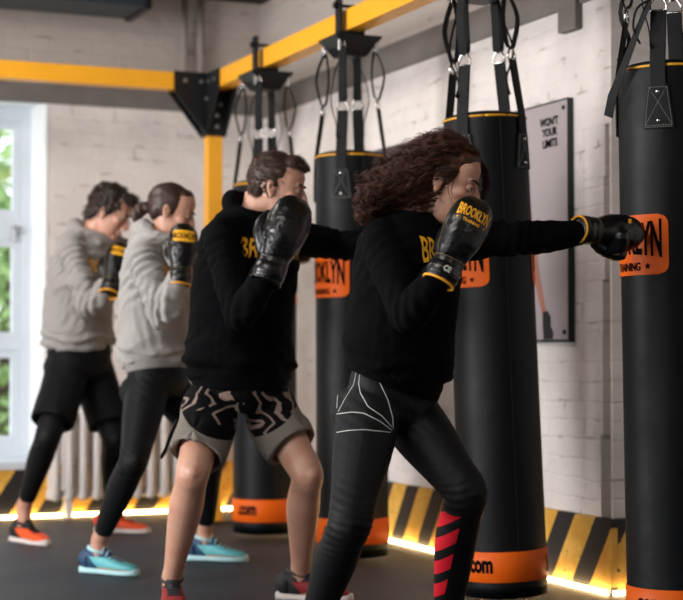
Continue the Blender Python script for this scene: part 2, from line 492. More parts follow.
def yx(px):      # Y on the right wall at an image column
    x = (px - 341.5) / FPX; d = XR / (RT.x * x + FW.x); return d * (FW.y + x * RT.y)
# raw concrete lintel band round the room
b = bmesh.new(); bx(b, -3.0, XR, YB - 0.015, YB + 0.02, 2.32, 2.44); struct('trim_1', b, M['concrete'])
b = bmesh.new(); bx(b, XR - 0.015, XR + 0.02, YC, YB - 0.015, 2.30, 2.44); struct('trim_2', b, M['concrete'])
b = bmesh.new(); v = bx(b, XR - 0.035, XR + 0.05, yx(584), yx(566), 2.20, 2.62, 0.01); struct('trim_3', b, M['concrete'])
# striped skirting boards
b = bmesh.new(); bx(b, -3.0, XR - 0.03, YB - 0.03, YB, 0.0, 0.285, 0.004); struct('baseboard_back', b, M['str_back'])
b = bmesh.new(); bx(b, XR - 0.03, XR, YC - 0.03, YB - 0.03, 0.0, 0.285, 0.004); struct('baseboard_right', b, M['str_side'])
b = bmesh.new(); bx(b, XR, XR2, YC - 0.03, YC, 0.0, 0.285, 0.004); struct('baseboard_return', b, M['str_back'])
def led(x0, x1, y0, y1, label):
    b = bmesh.new(); bx(b, x0, x1, y0, y1, 0.002, 0.016, 0.002)
    tag(obj('led_strip', b, M['led']), label, 'light strip')
led(-2.9, XR - 0.06, YB - 0.055, YB - 0.04, 'glowing warm light strip on the floor along the wall under the window and radiator')
led(XR - 0.055, XR - 0.04, YC - 0.03, YB - 0.08, 'glowing warm light strip on the floor behind the row of punching bags')
led(XR - 0.03, XR2 - 0.05, YC - 0.055, YC - 0.04, 'short warm light strip on the floor round the wall corner, behind the rightmost bag')

# window
win = empty('window_1', (0, 0, 0), None, None); win['kind'] = 'structure'
yf = YB + 0.36
b = bmesh.new()
for a in ((WX0, WX0 + .06, WZ0, WZ1), (WX1 - .075, WX1, WZ0, WZ1)): bx(b, a[0], a[1], yf, yf + .08, a[2], a[3], 0.004)
for z0, z1 in ((WZ0, WZ0 + .09), (1.575, 1.70), (0.93, 0.99), (WZ1 - .1, WZ1)): bx(b, WX0 + .06, WX1 - .075, yf, yf + .07, z0, z1, 0.004)
bx(b, 1.40, 1.48, yf - .01, yf + .08, WZ0 + .09, WZ1 - .1, 0.004)
obj('window_frame', b, M['white'], win)
for sx0, sx1 in ((WX0 + .06, 1.40), (1.48, WX1 - .075)):
    for z0, z1 in ((0.39, .93), (0.99, 1.575), (1.70, WZ1 - .1)):
        b = bmesh.new()
        for q in ((sx0, sx0 + .045, z0, z1), (sx1 - .045, sx1, z0, z1)): bx(b, q[0], q[1], yf + .012, yf + .06, q[2], q[3], 0.003)
        for q in ((z0, z0 + .045), (z1 - .045, z1)): bx(b, sx0 + .045, sx1 - .045, yf + .012, yf + .06, q[0], q[1], 0.003)
        sash = obj('sash', b, M['white'], win)
        t = bpy.data.materials.get('window_glass')
        if t is None:
            nt = NT('window_glass'); nt.t.nodes.remove(nt.b)
            g = nt.n('ShaderNodeBsdfGlossy'); g.inputs['Roughness'].default_value = 0.02
            tr = nt.n('ShaderNodeBsdfTransparent'); mxs = nt.n('ShaderNodeMixShader'); mxs.inputs[0].default_value = 0.07
            nt.l(tr.outputs[0], mxs.inputs[1]); nt.l(g.outputs[0], mxs.inputs[2]); nt.l(mxs.outputs[0], nt.t.nodes['Material Output'].inputs[0]); t = nt.m
        b = bmesh.new(); bx(b, sx0 + .045, sx1 - .045, yf + .03, yf + .036, z0 + .045, z1 - .045); obj('pane', b, t, sash)
b = bmesh.new(); bx(b, WX0 - .03, WX1 + .02, YB - 0.06, yf, WZ0 - .03, WZ0 + .012, 0.008); obj('window_sill', b, M['white'], win)
b = bmesh.new()   # plastered reveal
bx(b, WX1 - .02, WX1, YB - .004, yf, WZ0, WZ1, 0.004); bx(b, WX0, WX0 + .02, YB - .004, yf, WZ0, WZ1, 0.004); bx(b, WX0 + .02, WX1 - .02, YB - .004, yf, WZ1 - .02, WZ1, 0.004)
obj('reveal', b, M['plaster'], win)
b = bmesh.new(); cyl(b, (WX1 - .115, yf - .02, 1.63), (WX1 - .115, yf - .02, 1.55), .009); bx(b, WX1 - .125, WX1 - .0755, yf - .025, yf, 1.60, 1.65, .003); obj('window_handle', b, M['bolt'], win)

# trees outside
leafm = simple('leaves', (150, 178, 112), 0.6, var=0.5, scale=3, bump=0); barkm = simple('bark', (80, 66, 52), 0.9)
def tree(x, y, h, r, n, label):
    e = empty('tree', (x, y, 0), label, 'tree', 'trees outside the window')
    vs, fs = [], []
    for i in range(n):
        u = Vector((random.gauss(0, 1), random.gauss(0, 1), random.gauss(0, 1))).normalized() * (r * random.random() ** 0.4)
        c = Vector((0, 0, h)) + Vector((u.x, u.y, u.z * 1.2)); a = Vector((random.gauss(0, 1), random.gauss(0, 1), random.gauss(0, 1))).normalized()
        bb = a.orthogonal().normalized(); s = random.uniform(.06, .12); k = len(vs)
        vs += [c - a * s, c + bb * s * .5, c + a * s, c - bb * s * .5]; fs.append((k, k + 1, k + 2, k + 3))
    me = bpy.data.meshes.new('crown'); me.from_pydata(vs, [], fs); link_mesh('crown', me, leafm, e)
    b = bmesh.new(); limb(b, [(Vector((0, 0, -.3)), .16), (Vector((.05, 0, h * .5)), .12), (Vector((0, .1, h)), .05)]); obj('trunk', b, barkm, e, True)
tree(3.7, 17.2, 2.0, 1.9, 4200, 'leafy green tree outside the window')
tree(.6, 20.8, 2.2, 2.0, 2600, 'leafy green tree outside the window')
b = bmesh.new(); bx(b, -12, 14, 9.9, 40, -0.5, -0.35); tag(obj('ground', b, simple('lawn', (150, 164, 128), 0.9, var=0.3, scale=4)), kind='structure')

# duct, pipes
dt_ = empty('ventilation_duct', (0.6, 8.75, ZC), 'dark blue grey duct fixed under the ceiling above the window', 'duct')
b = bmesh.new(); bx(b, -2.6, 2.0, -.25, .12, -.215, -.0, 0.01); obj('casing', b, M['duct'], dt_)
b = bmesh.new()
b.free()
for xx in (-1.5, -.3, .9, 1.96):
    b = bmesh.new(); bx(b, xx, xx + .04, -.262, .132, -.227, 0, 0.003); obj('flange', b, M['steel'], dt_)
b = bmesh.new(); cyl(b, (0, 0, 0), (0, 0, 2.3 - 2.99 + .62), .022); 
for k, xx in enumerate((2.98, 3.08)):
    b2 = bmesh.new(); cyl(b2, (0, 0, 0), (0, 0, ZC - 2.45), .019); cyl(b2, (0, 0, .2), (0, 0, .22), .026); cyl(b2, (0, .0, .21), (0, .07, .21), .008)
    o = obj('heating_pipe', b2, M['old_paint'], None, True); o.location = (xx, YB - .06, 2.45)
    tag(o, ('pale vertical heating pipe high on the wall above the yellow post, left of two', 'pale vertical heating pipe high on the wall above the yellow post, right of two')[k], 'pipe')
b.free()

# radiator under the wall beside the window
rad = empty('radiator', (2.64, YB - .12, 0), 'cream cast iron column radiator on the wall behind the two grey hoodies', 'radiator')
for i in range(12):
    b = bmesh.new(); x = (i - 5.5) * .078
    for dy in (-.05, .05):
        loft(b, [((x, dy, z), (1, 0, 0), .024 * s, .022 * s) for z, s in ((.10, .6), (.115, 1), (.3, .92), (.5, .92), (.60, 1), (.615, .6))], 12)
    for z in (.125, .59): cyl(b, (x, -.06, z), (x, .06, z), .027)
    for z in (.13, .585): cyl(b, (x - .04, 0, z), (x + .04, 0, z), .024)
    obj('section', b, M['radiator'], rad, True)
for x in (-.35, .35):
    b = bmesh.new(); bx(b, x - .015, x + .015, -.03, .115, .30, .33, .003); obj('wall_bracket', b, M['radiator'], rad)
    b = bmesh.new(); bx(b, x - .015, x + .015, -.05, .05, 0, .105, .003); obj('foot', b, M['radiator'], rad)

# ------------------------------------------------------------------ posters
def poster_mat(name, c1, c2):
    t = NT(name); v = t.coord(); n = t.noise(v, 1.2, 3)
    t.set(Base_Color=t.mix(n, lin(c1), lin(c2)), Roughness=0.35); return t.m
def yx(px):      # Y on the right wall at an image column
    x = (px - 341.5) / FPX; d = XR / (RT.x * x + FW.x); return d * (FW.y + x * RT.y)
py1 = yx(574); py0 = py1 + 0.72
pst = empty('poster', (XR - .002, (py0 + py1) / 2, 1.45), 'pale grey poster of a boxer with handwritten words, on the brick wall', 'poster')
b = bmesh.new(); bx(b, -.022, -.002, py1 - (py0 + py1) / 2, py0 - (py0 + py1) / 2, -.48, .48, .002); obj('panel', b, poster_mat('poster_grey', (158, 148, 150), (172, 162, 164)), pst)
def pfn(cy, cz, s=1):
    cyl_ = (py0 + py1) / 2
    return lambda u, v: Vector((-.0235 - .0005 * s, cyl_ * 0 + cy - u, cz + v))
def wuv(px, py):
    x = (px - 341.5) / FPX; d = XR / (RT.x * x + FW.x); p = P(px, py, d); return ((py0 + py1) / 2 - p.y, p.z - 1.45)
for i, (s, q) in enumerate((("WON'T", (555, 122)), ("YOUR", (555.5, 132.5)), ("LIMITS", (556, 143.5)))):
    u_, v_ = wuv(*q); place2d('lettering', text2d(s, .046, .0016, .9, .1), pfn(-u_, v_), M['ink'], pst)
# printed boxer: torso, arm hanging down with a gloved fist
def poly(name, pts, mat, parent, s):
    me = bpy.data.meshes.new(name); me.from_pydata([Vector((-.0225 - .0004 * s, -u, v)) for u, v in pts], [], [tuple(range(len(pts)))]); return link_mesh(name, me, mat, parent)
skp = simple('poster_skin', (168, 112, 92), 0.4, var=0.25, scale=5, bump=0); drk = simple('poster_black', (26, 24, 28), 0.4, bump=0)
WP = lambda pts: [wuv(*q) for q in pts]
poly('printed_figure', WP([(512, 128), (529, 132), (533, 150), (534.5, 180), (537, 215), (541, 245), (545, 275), (549, 300), (552.5, 315), (548, 316), (543, 296), (538, 270), (534, 252), (531, 300), (512, 300)]), skp, pst, 1)
poly('printed_glove', WP([(548, 312), (553, 311), (556, 317), (556, 326), (559, 333), (558, 339), (549, 339.5), (548, 328)]), drk, pst, 2)
poly('printed_trunks', WP([(512, 300), (531, 300), (532, 338), (512, 336)]), drk, pst, 2)
for u, v in ((py1 - (py0 + py1) / 2 + .03, .45), (py1 - (py0 + py1) / 2 + .03, -.45), (.33, .45), (.33, -.45)):
    b = bmesh.new(); cyl(b, (-.028, u, v), (-.02, u, v), .009); obj('screw', b, M['steel'], pst)
b = bmesh.new(); hp2 = (py0 - py1) / 2
bx(b, -.026, 0, -hp2 - .004, -hp2, -.48, .48); bx(b, -.026, 0, hp2, hp2 + .004, -.48, .48); bx(b, -.026, 0, -hp2 - .004, hp2 + .004, -.49, -.48); bx(b, -.026, 0, -hp2 - .004, hp2 + .004, .48, .486)
obj('edge_strip', b, M['duct'], pst)
qy1 = yx(446); qy0 = yx(378)
ps2 = empty('poster', (XR - .002, (qy0 + qy1) / 2, 1.45), 'dark charcoal poster on the wall behind the long curly hair', 'poster')
h2 = (qy0 - qy1) / 2
b = bmesh.new(); bx(b, -.022, -.002, -h2, h2, -.48, .48, .002); obj('panel', b, poster_mat('poster_dark', (40, 38, 42), (66, 60, 62)), ps2)
poly('printed_figure', [(-.30, -.2), (-.2, .1), (-.02, .32), (.1, .40), (.18, .30), (.3, .1), (.34, -.2)], simple('poster_mid', (96, 86, 86), 0.4, bump=0), ps2, 1)

# ------------------------------------------------------------------ yellow rig
XB = 2.95; YP = 8.49
rig = empty('steel_rig', (XB, YP, 0), 'yellow steel bag rig with black corner bracket, above the boxers', 'rig')
def B(x0, x1, y0, y1, z0, z1, bev=.004):
    b = bmesh.new(); bx(b, x0 - XB, x1 - XB, y0 - YP, y1 - YP, z0, z1, bev); return b
obj('post', B(XB - .041, XB + .041, YP - .041, YP + .041, .008, 2.34), M['yellow'], rig)
obj('beam', B(XB - .045, XB + .045, -1.5, YP - .045, 2.332, 2.425), M['yellow'], rig)
obj('beam', B(-2.9, XB - .045, YP - .045, YP + .045, 2.332, 2.425), M['yellow'], rig)
obj('base_plate', B(XB - .1, XB + .1, YP - .1, YP + .1, 0, .01), M['steel'], rig)
b = bmesh.new()
def plate(pts, y0, y1, axis):   # prism
    vs = [[], []]
    for k, yy in enumerate((y0, y1)):
        for (u, z) in pts:
            vs[k].append(b.verts.new(Vector((u, yy, z)) if axis == 'y' else Vector((yy, u, z))))
    n = len(pts); b.faces.new(vs[0]); b.faces.new(vs[1])
    for i in range(n): b.faces.new((vs[0][i], vs[0][(i + 1) % n], vs[1][(i + 1) % n], vs[1][i]))
tri = [(-.24, 2.325), (-.24, 2.43), (.052, 2.43), (.052, 2.09), (-.052, 2.09)]
plate(tri, -.056, -.046, 'y'); plate(tri, .046, .056, 'y')
tri2 = tri
plate(tri2, -.056, -.046, 'x'); plate(tri2, .046, .056, 'x')
br_ = obj('corner_bracket', b, M['steel'], rig)
for u, z in ((-.18, 2.38), (-.09, 2.38), (-.01, 2.38), (-.05, 2.29), (.02, 2.26), (0, 2.14), (.0, 2.20)):
    for ax in (0, 1):
        b = bmesh.new()
        if ax == 0: cyl(b, (u, -.066, z), (u, -.054, z), .011, seg=6)
        else: cyl(b, (-.066, u, z), (-.054, u, z), .011, seg=6)
        obj('bolt', b, M['bolt'], br_)

# ------------------------------------------------------------------ punching bags and hangers
BR = 0.157
def make_bag(lab, hx, hy, tilt_dir, tilt, strap0, loose=False, H0=0.03, blen=1.755):
    """thing at the bag's base; hung from the point (hx, hy, 2.25)"""
    HZ = 2.25
    e = empty('punching_bag', (0, 0, 0), lab, 'punching bag', 'black punching bags hung from the rig')
    # angle 0 faces the camera; positive turns to the picture's right
    front = -(Vector((hx, hy, 0))).normalized(); rgt = Vector((-front.y, front.x, 0))
    def A(ang, r, z): return front * (r * math.cos(ang)) + rgt * (r * math.sin(ang)) + UPV * z
    z0, z1 = H0, H0 + blen
    prof = [(0, z0 + .004), (.08, z0), (.135, z0 + .004), (.150, z0 + .02), (BR, z0 + .05), (BR, z0 + .5), (BR * .995, z0 + 1.0), (BR * .99, z0 + 1.5), (BR * .975, z1 - .05), (BR * .96, z1 - .012), (BR * .93, z1), (.10, z1 + .012), (0, z1 + .02)]
    b = bmesh.new(); seg = 48; rows = []
    prof2 = [q for q in catmull([list(p) for p in prof], 3)]
    for i, (r, z) in enumerate(prof2):
        r = max(r, 0)
        if i in (0, len(prof2) - 1): rows.append([b.verts.new((0, 0, z))]); continue
        rows.append([b.verts.new(A(2 * PI * k / seg, r, z)) for k in range(seg)])
    for i in range(len(rows) - 1):
        a_, c_ = rows[i], rows[i + 1]
        for k in range(seg):
            k2 = (k + 1) % seg
            if len(a_) == 1: b.faces.new((a_[0], c_[k], c_[k2]))
            elif len(c_) == 1: b.faces.new((a_[k], a_[k2], c_[0]))
            else: b.faces.new((a_[k], a_[k2], c_[k2], c_[k]))
    for f in b.faces:
        for v in f.verts: pass
    obj('bag_body', b, M['vinyl'], e, True)
    b = bmesh.new()
    for a0 in (.35,):   # seam
        tube(b, [A(a0, BR + .0008, z) for z in (z0 + .05, z0 + .6, z0 + 1.2, z1 - .02)], .0022)
    obj('seam', b, M['vinyl'], e)
    b = bmesh.new(); n = 64
    pts = [A(2 * PI * k / n, BR * .965 + .001, z1 - .012) for k in range(n + 1)]; tube(b, pts, .0042, 8); obj('rim_piping', b, M['piping'], e, True)
    # orange band
    b = bmesh.new(); band = [(BR + .001, z0 + .065), (BR + .0035, z0 + .067), (BR + .0035, z0 + .172), (BR + .001, z0 + .174)]
    rr = [[b.verts.new(A(2 * PI * k / 64, r, z)) for k in range(64)] for r, z in band]
    for i in range(3):
        for k in range(64): b.faces.new((rr[i][k], rr[i][(k + 1) % 64], rr[i + 1][(k + 1) % 64], rr[i + 1][k]))
    bd = obj('orange_band', b, M['orange'], e, True)
    def cylmap(a0, zc, rr): return lambda u, v: A(a0 + u / rr, rr, zc + v)
    t = text2d('.com', .084, .0038, .66, .012)
    place2d('lettering', t, cylmap(math.radians(-15) - t[2] / 2 / (BR + .005), z0 + .122, BR + .005), M['ink'], bd)
    t = text2d('b', .084, .0038, .66, .012)
    place2d('lettering', t, cylmap(math.radians(72) + t[2] / 2 / (BR + .005), z0 + .118, BR + .005), M['ink'], bd)
    # two orange patches with the lettering
    for a0 in (-57, 123):
        a0 = math.radians(a0); zc = 1.248
        pt = place2d('logo_patch', rrect2d(.30, .184, .032), cylmap(a0, zc, BR + .0018), M['orange'], e)
        t = text2d('BROOKLYN', .122, .0036, .47, .012, .32)
        k = .262 / t[2]; t = ([(u * k, v * 1.0) for u, v in t[0]], t[1], .262)
        place2d('lettering', t, cylmap(a0, zc + .018, BR + .0035), M['ink'], pt)
        t = merge2d(shift2d(text2d('TRAINING', .034, .0010, .75, .012), .0, 0), shift2d(star2d(.0115), .085, 0), shift2d(star2d(.0115), -.085, 0))
        place2d('small_lettering', t, cylmap(a0, zc - .066, BR + .0035), M['ink'], pt)
    # four hanging straps
    for k in range(4):
        an = math.radians(strap0) + k * PI / 2
        top = A(an, .115, 2.215); tang = (A(an + PI / 2, 1, 0)).normalized(); zr = 1.985 + .02 * ((k * 37) % 3 - 1)
        ring = A(an, .125, zr); rim = A(an, BR * .98 + .002, z1 - .01)
        s = bmesh.new()
        # lower tab: ring to the side of the bag
        for w_ in (0, .006):
            ribbon(s, [ring - UPV * .002 + A(an, w_, 0), A(an, .138 + w_, (zr + z1) / 2), rim + A(an, w_ * .5, 0), A(an, BR + .003 + w_ * .3, z1 - .09), A(an, BR + .003 + w_ * .3, z1 - .10)], tang, .048, .003)
        # upper doubled loop
        sw = .032 if k % 2 else .022
        for sg in (-1, 1):
            ra = A(an, 1, 0)
            pts = [top + UPV * .03, top + UPV * .012 + ra * (sg * .008), top.lerp(ring, .35) + ra * (sg * .019 + (.016 if sg > 0 else 0)) + tang * sg * .006, top.lerp(ring, .75) + ra * (sg * .014), ring + UPV * .042 + ra * (sg * .004), ring + UPV * .036]
            pts = [Vector(q) for q in catmull([list(p) for p in pts], 4)]
            ribbon(s, pts, tang, .034, .003)
        # slack end hanging beside the ring
        if k % 2 == 0 or loose:
            sg = -1
            pts = [top, top + tang * sg * .035 - UPV * .07, ring + tang * sg * .045 + A(an, .03, 0) + UPV * .04, ring + tang * sg * .03 - UPV * .06, ring - UPV * .12 + tang * sg * .02 + A(an, .035, 0)]
            pts = [Vector(q) for q in catmull([list(p) for p in pts], 5)]
            ribbon(s, pts, A(an, 1, 0), .014, .0025)
        st = obj('strap', s, M['webbing'], e, False)
        # D ring
        s = bmesh.new(); w = .026
        tube(s, [ring + tang * q[0] + UPV * q[1] for q in ((-w, 0), (-w * .9, .02), (-.012, .038), (0, .042), (.012, .038), (w * .9, .02), (w, 0), (w * .5, -.001), (0, -.001), (-w * .5, -.001), (-w, 0))], .0042, 8)
        obj('ring', s, M['chrome'], st, True)
        # carabiner at the top
        s = bmesh.new(); c0 = top + UPV * .03
        tube(s, [c0 + tang * q[0] + UPV * q[1] for q in ((-.009, -.02), (-.011, 0), (-.007, .02), (0, .027), (.007, .02), (.011, 0), (.009, -.02), (0, -.027), (-.009, -.02))], .003, 8)
        obj('carabiner', s, M['chrome'], st, True)
        # stitched patch with two rivets
        s = bmesh.new()
        q4 = [(-.030, 0), (.030, 0), (.046, -.13), (-.046, -.13)]
        zt = z1 - .075
        def PP(u, v, r): return A(an + u / BR, r, zt + v)
        g = [[s.verts.new(PP((-.030 - .016 * j / 6) + (2 * (.030 + .016 * j / 6)) * i / 8, -.13 * j / 6, BR + .006)) for i in range(9)] for j in range(7)]
        for j in range(6):
            for i in range(8): s.faces.new((g[j][i], g[j][i + 1], g[j + 1][i + 1], g[j + 1][i]))
        r_ = bmesh.ops.extrude_face_region(s, geom=s.faces[:])
        for v in [x for x in r_['geom'] if isinstance(x, bmesh.types.BMVert)]: v.co -= A(an, .004, 0)
        pa = obj('stitched_patch', s, M['webbing'], e)
        s = bmesh.new()
        segs = [((-.026, -.006), (.026, -.006)), ((.026, -.006), (.040, -.122)), ((.040, -.122), (-.040, -.122)), ((-.040, -.122), (-.026, -.006)), ((-.026, -.006), (.040, -.122)), ((.026, -.006), (-.040, -.122)), ((-.042, -.127), (.042, -.127))]
        for (u0, v0), (u1, v1) in segs:
            L = math.hypot(u1 - u0, v1 - v0); n = max(2, int(L / .0075))
            for i in range(n):
                a_, c_ = i / n, (i + .6) / n
                tube(s, [PP(u0 + (u1 - u0) * q, v0 + (v1 - v0) * q, BR + .0068) for q in (a_, c_)], .0007, 4)
        obj('stitching', s, M['thread'], pa)
        for vv in (-.02, -.108):
            s = bmesh.new(); ball(s, PP(0, vv, BR + .006), .007, .007, .007, seg=12); obj('rivet', s, M['chrome'], pa, True)
    if loose:   # loose strap end crossing the rim
        an = math.radians(strap0)
        a_ = A(an - .15, .15, 1.99)
        s = bmesh.new()
        ribbon(s, [a_, A(an - .35, .172, 1.90), A(an - .6, .182, 1.80), A(an - .95, .188, 1.71), A(an - 1.12, .19, 1.655)], (UPV * .5 + A(an + 1.0, 1, 0)).normalized(), .034, .003)
        obj('loose_strap', s, M['webbing'], e)
        s = bmesh.new(); tube(s, [A(an - .1, .14, 2.0), A(an - .35, .17, 1.97), A(an - .42, .175, 1.91), A(an - .3, .172, 1.86)], .004, 6, 5); obj('loose_cord', s, M['webbing'], e, True)
    axis = UPV.cross(tilt_dir).normalized()      # bottom swings towards tilt_dir
    R = Matrix.Translation((hx, hy, HZ)) @ Matrix.Rotation(-tilt, 4, axis) @ Matrix.Translation((0, 0, -HZ))
    loc, q, _ = R.decompose()
    e.location = loc; e.rotation_euler = q.to_euler()
    return e
def make_hanger(hx, hy, lab):
    e = empty('bag_hanger', (hx, hy, 2.2), lab, 'bag hanger', 'black steel bag hangers clamped on the rig')
    b = bmesh.new()
    # inverted frustum plate, corners towards the four straps
    t_, l_ = .112, .055
    top = [b.verts.new((sx * t_, sy * t_, .10)) for sx, sy in ((-1, -1), (1, -1), (1, 1), (-1, 1))]
    bot = [b.verts.new((sx * l_, sy * l_, .015)) for sx, sy in ((-1, -1), (1, -1), (1, 1), (-1, 1))]
    b.faces.new(top); b.faces.new(bot)
    for k in range(4): b.faces.new((top[k], top[(k + 1) % 4], bot[(k + 1) % 4], bot[k]))
    bmesh.ops.bevel(b, geom=b.edges[:], offset=.004, segments=2, affect='EDGES')
    obj('spreader_plate', b, M['steel'], e)
    b = bmesh.new()
    bx(b, -.060, -.047, -.028, .028, .08, .285, .003); bx(b, .047, .060, -.028, .028, .08, .255, .003); bx(b, -.047, .047, -.028, .028, .10, .130, .003)
    cl = obj('clamp', b, M['steel'], e)
    b = bmesh.new(); cyl(b, (-.075, 0, .242), (.085, 0, .242), .008); cyl(b, (-.078, 0, .242), (-.06, 0, .242), .015, seg=6); cyl(b, (.06, 0, .242), (.08, 0, .242), .015, seg=6)
    obj('clamp_bolt', b, M['steel'], cl)
    for sx, sy in ((-1, -1), (1, -1), (1, 1), (-1, 1)):
        b = bmesh.new(); cyl(b, (sx * .088, sy * .088, .03), (sx * .088, sy * .088, .095), .006, seg=8); obj('eye_bolt', b, M['bolt'], e)
    return e
def hxy(px, d):
    p = P(px, 300, d); return p.x, p.y
bags = [
    ('black punching bag hanging farthest back, behind the man in patterned shorts', 265, 8.16, 0.0, -15, False, 1.725),
    ('black punching bag hanging behind the curly haired woman, second from the window', 350, 7.23, math.radians(.3), -15, False, 1.755),
    ('black punching bag with swinging tilt, behind the outstretched black sleeve', 480, 6.07, math.radians(2.3), -31, False, 1.755),
    ('black punching bag being hit by the glove, nearest and cut by the picture edge', 667, 5.13, math.radians(.8), -11, True, 1.775)]
hl = ['black steel hanger plate under the beam, nearest the yellow post', 'black steel hanger plate under the beam, second from the yellow post',
      'black steel hanger plate above the tilted bag behind the curly haired woman', 'black steel hanger plate above the bag being hit']
for (lab, px, d, ti, s0, lo, h0), hh in zip(bags, hl):
    x, y = hxy(px, d)
    make_bag(lab, x, y, RT, ti, s0, lo, .03, h0)
    make_hanger(x, y, hh)

# ------------------------------------------------------------------ people
def nz(p, f, seed=0): return noise.noise(Vector((p.x * f + seed * 7.1, p.y * f - seed * 3.3, p.z * f + seed * 1.7)))
def front_dir(phi): return (RT * math.cos(phi) - FW * math.sin(phi)).normalized()     # 0 looks to the picture's right, + turns to the camera
def left_dir(phi): return (RT * math.sin(phi) + FW * math.cos(phi)).normalized()

def frame_head(c, yaw, pitch, roll=0.0):
    f = front_dir(yaw) * math.cos(pitch) - UPV * math.sin(pitch)
    l = left_dir(yaw); u = f.cross(l).normalized()
    if roll:
        q = Matrix.Rotation(roll, 3, f); l = q @ l; u = q @ u
    m = Matrix((f, l, u)).transposed()
    def H(x, y, z): return c + m @ (Vector((x, y, z)) * 1.0)
    H.m = m; H.c = c; H.inv = m.inverted()
    return H

def head_shapes(b, H, k, female):
    def E(x, y, z, rx, ry, rz): ball(b, H(x * k, y * k, z * k), rx * k, ry * k, rz * k, H.m, 28)
    E(-.014, 0, .035, .098, .075, .086)
    j = .92 if female else 1.0
    rings = [(.10, -.01, .055, .045), (.075, .0, .080, .062), (.05, .006, .0875, .069), (.02, .010, .083, .0685), (-.01, .014, .078, .066 * j),
             (-.035, .018, .073, .061 * j), (-.065, .026, .063, .054 * j), (-.09, .038, .049, .044 * j), (-.106, .050, .033, .031 * j), (-.113, .054, .020, .020 * j)]
    loft(b, [(H(xc * k, 0, z * k), H.m @ Vector((0, 1, 0)), hw * k, hd * k) for z, xc, hd, hw in rings], 28, pw=2.45)
    loft(b, [(H(.091 * k, 0, .030 * k), H.m @ Vector((0, 1, 0)), .008 * k, .006 * k), (H(.098 * k, 0, .008 * k), H.m @ Vector((0, 1, 0)), .009 * k, .010 * k),
             (H(.106 * k, 0, -.012 * k), H.m @ Vector((0, 1, 0)), .011 * k, .012 * k), (H(.108 * k, 0, -.028 * k), H.m @ Vector((0, 1, 0)), .014 * k, .0135 * k), (H(.098 * k, 0, -.039 * k), H.m @ Vector((0, 1, 0)), .011 * k, .010 * k)], 16)
    E(.1145, 0, -.026, .0095, .0095, .009)
    for s in (-1, 1):
        E(.100, s * .0125, -.031, .011, .0075, .0085)
        E(.083, s * .028, .029, .012, .024, .009)
        E(.058, s * .044, -.012, .026, .019, .020)
        # ear
        q = Matrix.Rotation(-.25, 3, 'Y')
        ball(b, H(-.008 * k, s * .0755 * k, -.002 * k), .017 * k, .0075 * k, .031 * k, H.m @ Matrix.Rotation(s * -.35, 3, 'Z') @ q, 20)
        ball(b, H(-.004 * k, s * .075 * k, -.026 * k), .010 * k, .006 * k, .012 * k, H.m, 16)
    E(.0905, 0, -.0565, .010, .022, .0055); E(.089, 0, -.068, .010, .019, .006)
    E(.076, 0, -.093, .016, .026, .017)

def head_sculpt(H, k):
    pits = [(.099, s * .031, .008, .017, -.0115) for s in (-1, 1)] + [(.104, 0, -.0622, .0045, -.0045), (.095, .010, -.0622, .005, -.004), (.095, -.010, -.0622, .005, -.004)] + \
           [(-.004, s * .086, .004, .010, -.006) for s in (-1, 1)] + [(.103, 0, .022, .009, -.004)]
    def f(p, n):
        q = (H.inv @ (p - H.c)) / k
        if q.length > .17: return 0
        d = 0
        for x, y, z, r, a in pits:
            e = ((q.x - x) ** 2 + (q.y - y) ** 2 + (q.z - z) ** 2) / (r * r)
            if e < 6: d += a * math.exp(-e)
        return d * k
    return f

def eyes(H, k, root, skin, brow, down=0.3):
    off = root.location
    for s in (-1, 1):
        c = H(.0795 * k, s * .031 * k, .0085 * k)
        b = bmesh.new(); ball(b, c, .0118 * k, seg=20); gz = H.m @ Vector((math.cos(down), 0, -math.sin(down)))
        for f in b.faces:
            f.material_index = 1 if (f.calc_center_median() - c).normalized().dot(gz) > .88 else 0
        ey = obj('eye', b, [M['eye_white'], M['iris']], root, True, off)
        b = bmesh.new()
        vs = ball(b, c, .0134 * k, .0150 * k, .0134 * k, H.m, 24)
        kill = []
        for v in vs:
            q = H.inv @ (v.co - c); ang = math.atan2(q.z, q.x)
            if -.75 < ang < .10 + .0 and q.x > 0: kill.append(v)
        bmesh.ops.delete(b, geom=kill, context='VERTS'); obj('eyelid', b, skin, root, True, off)
        b = bmesh.new()
        tube(b, [H(.0935 * k, s * .019 * k, -.0 + .0105 * k), H(.0950 * k, s * .027 * k, .0135 * k), H(.0925 * k, s * .037 * k, .0115 * k), H(.087 * k, s * .0445 * k, .0075 * k)], .0011 * k, 6, 4)
        obj('eyelash', b, M['brow_dark'], root, True, off)
        b = bmesh.new()
        loft(b, [(H(x * k, s * y * k, z * k), H.m @ Vector((0, 0, 1)), w * k, .0028 * k) for x, y, z, w in
                 ((.0975, .012, .0265, .0026), (.0975, .022, .0305, .0040), (.094, .034, .0335, .0038), (.087, .045, .0325, .0028), (.079, .053, .028, .0012))], 8)
        obj('eyebrow', b, brow, root, True, off)

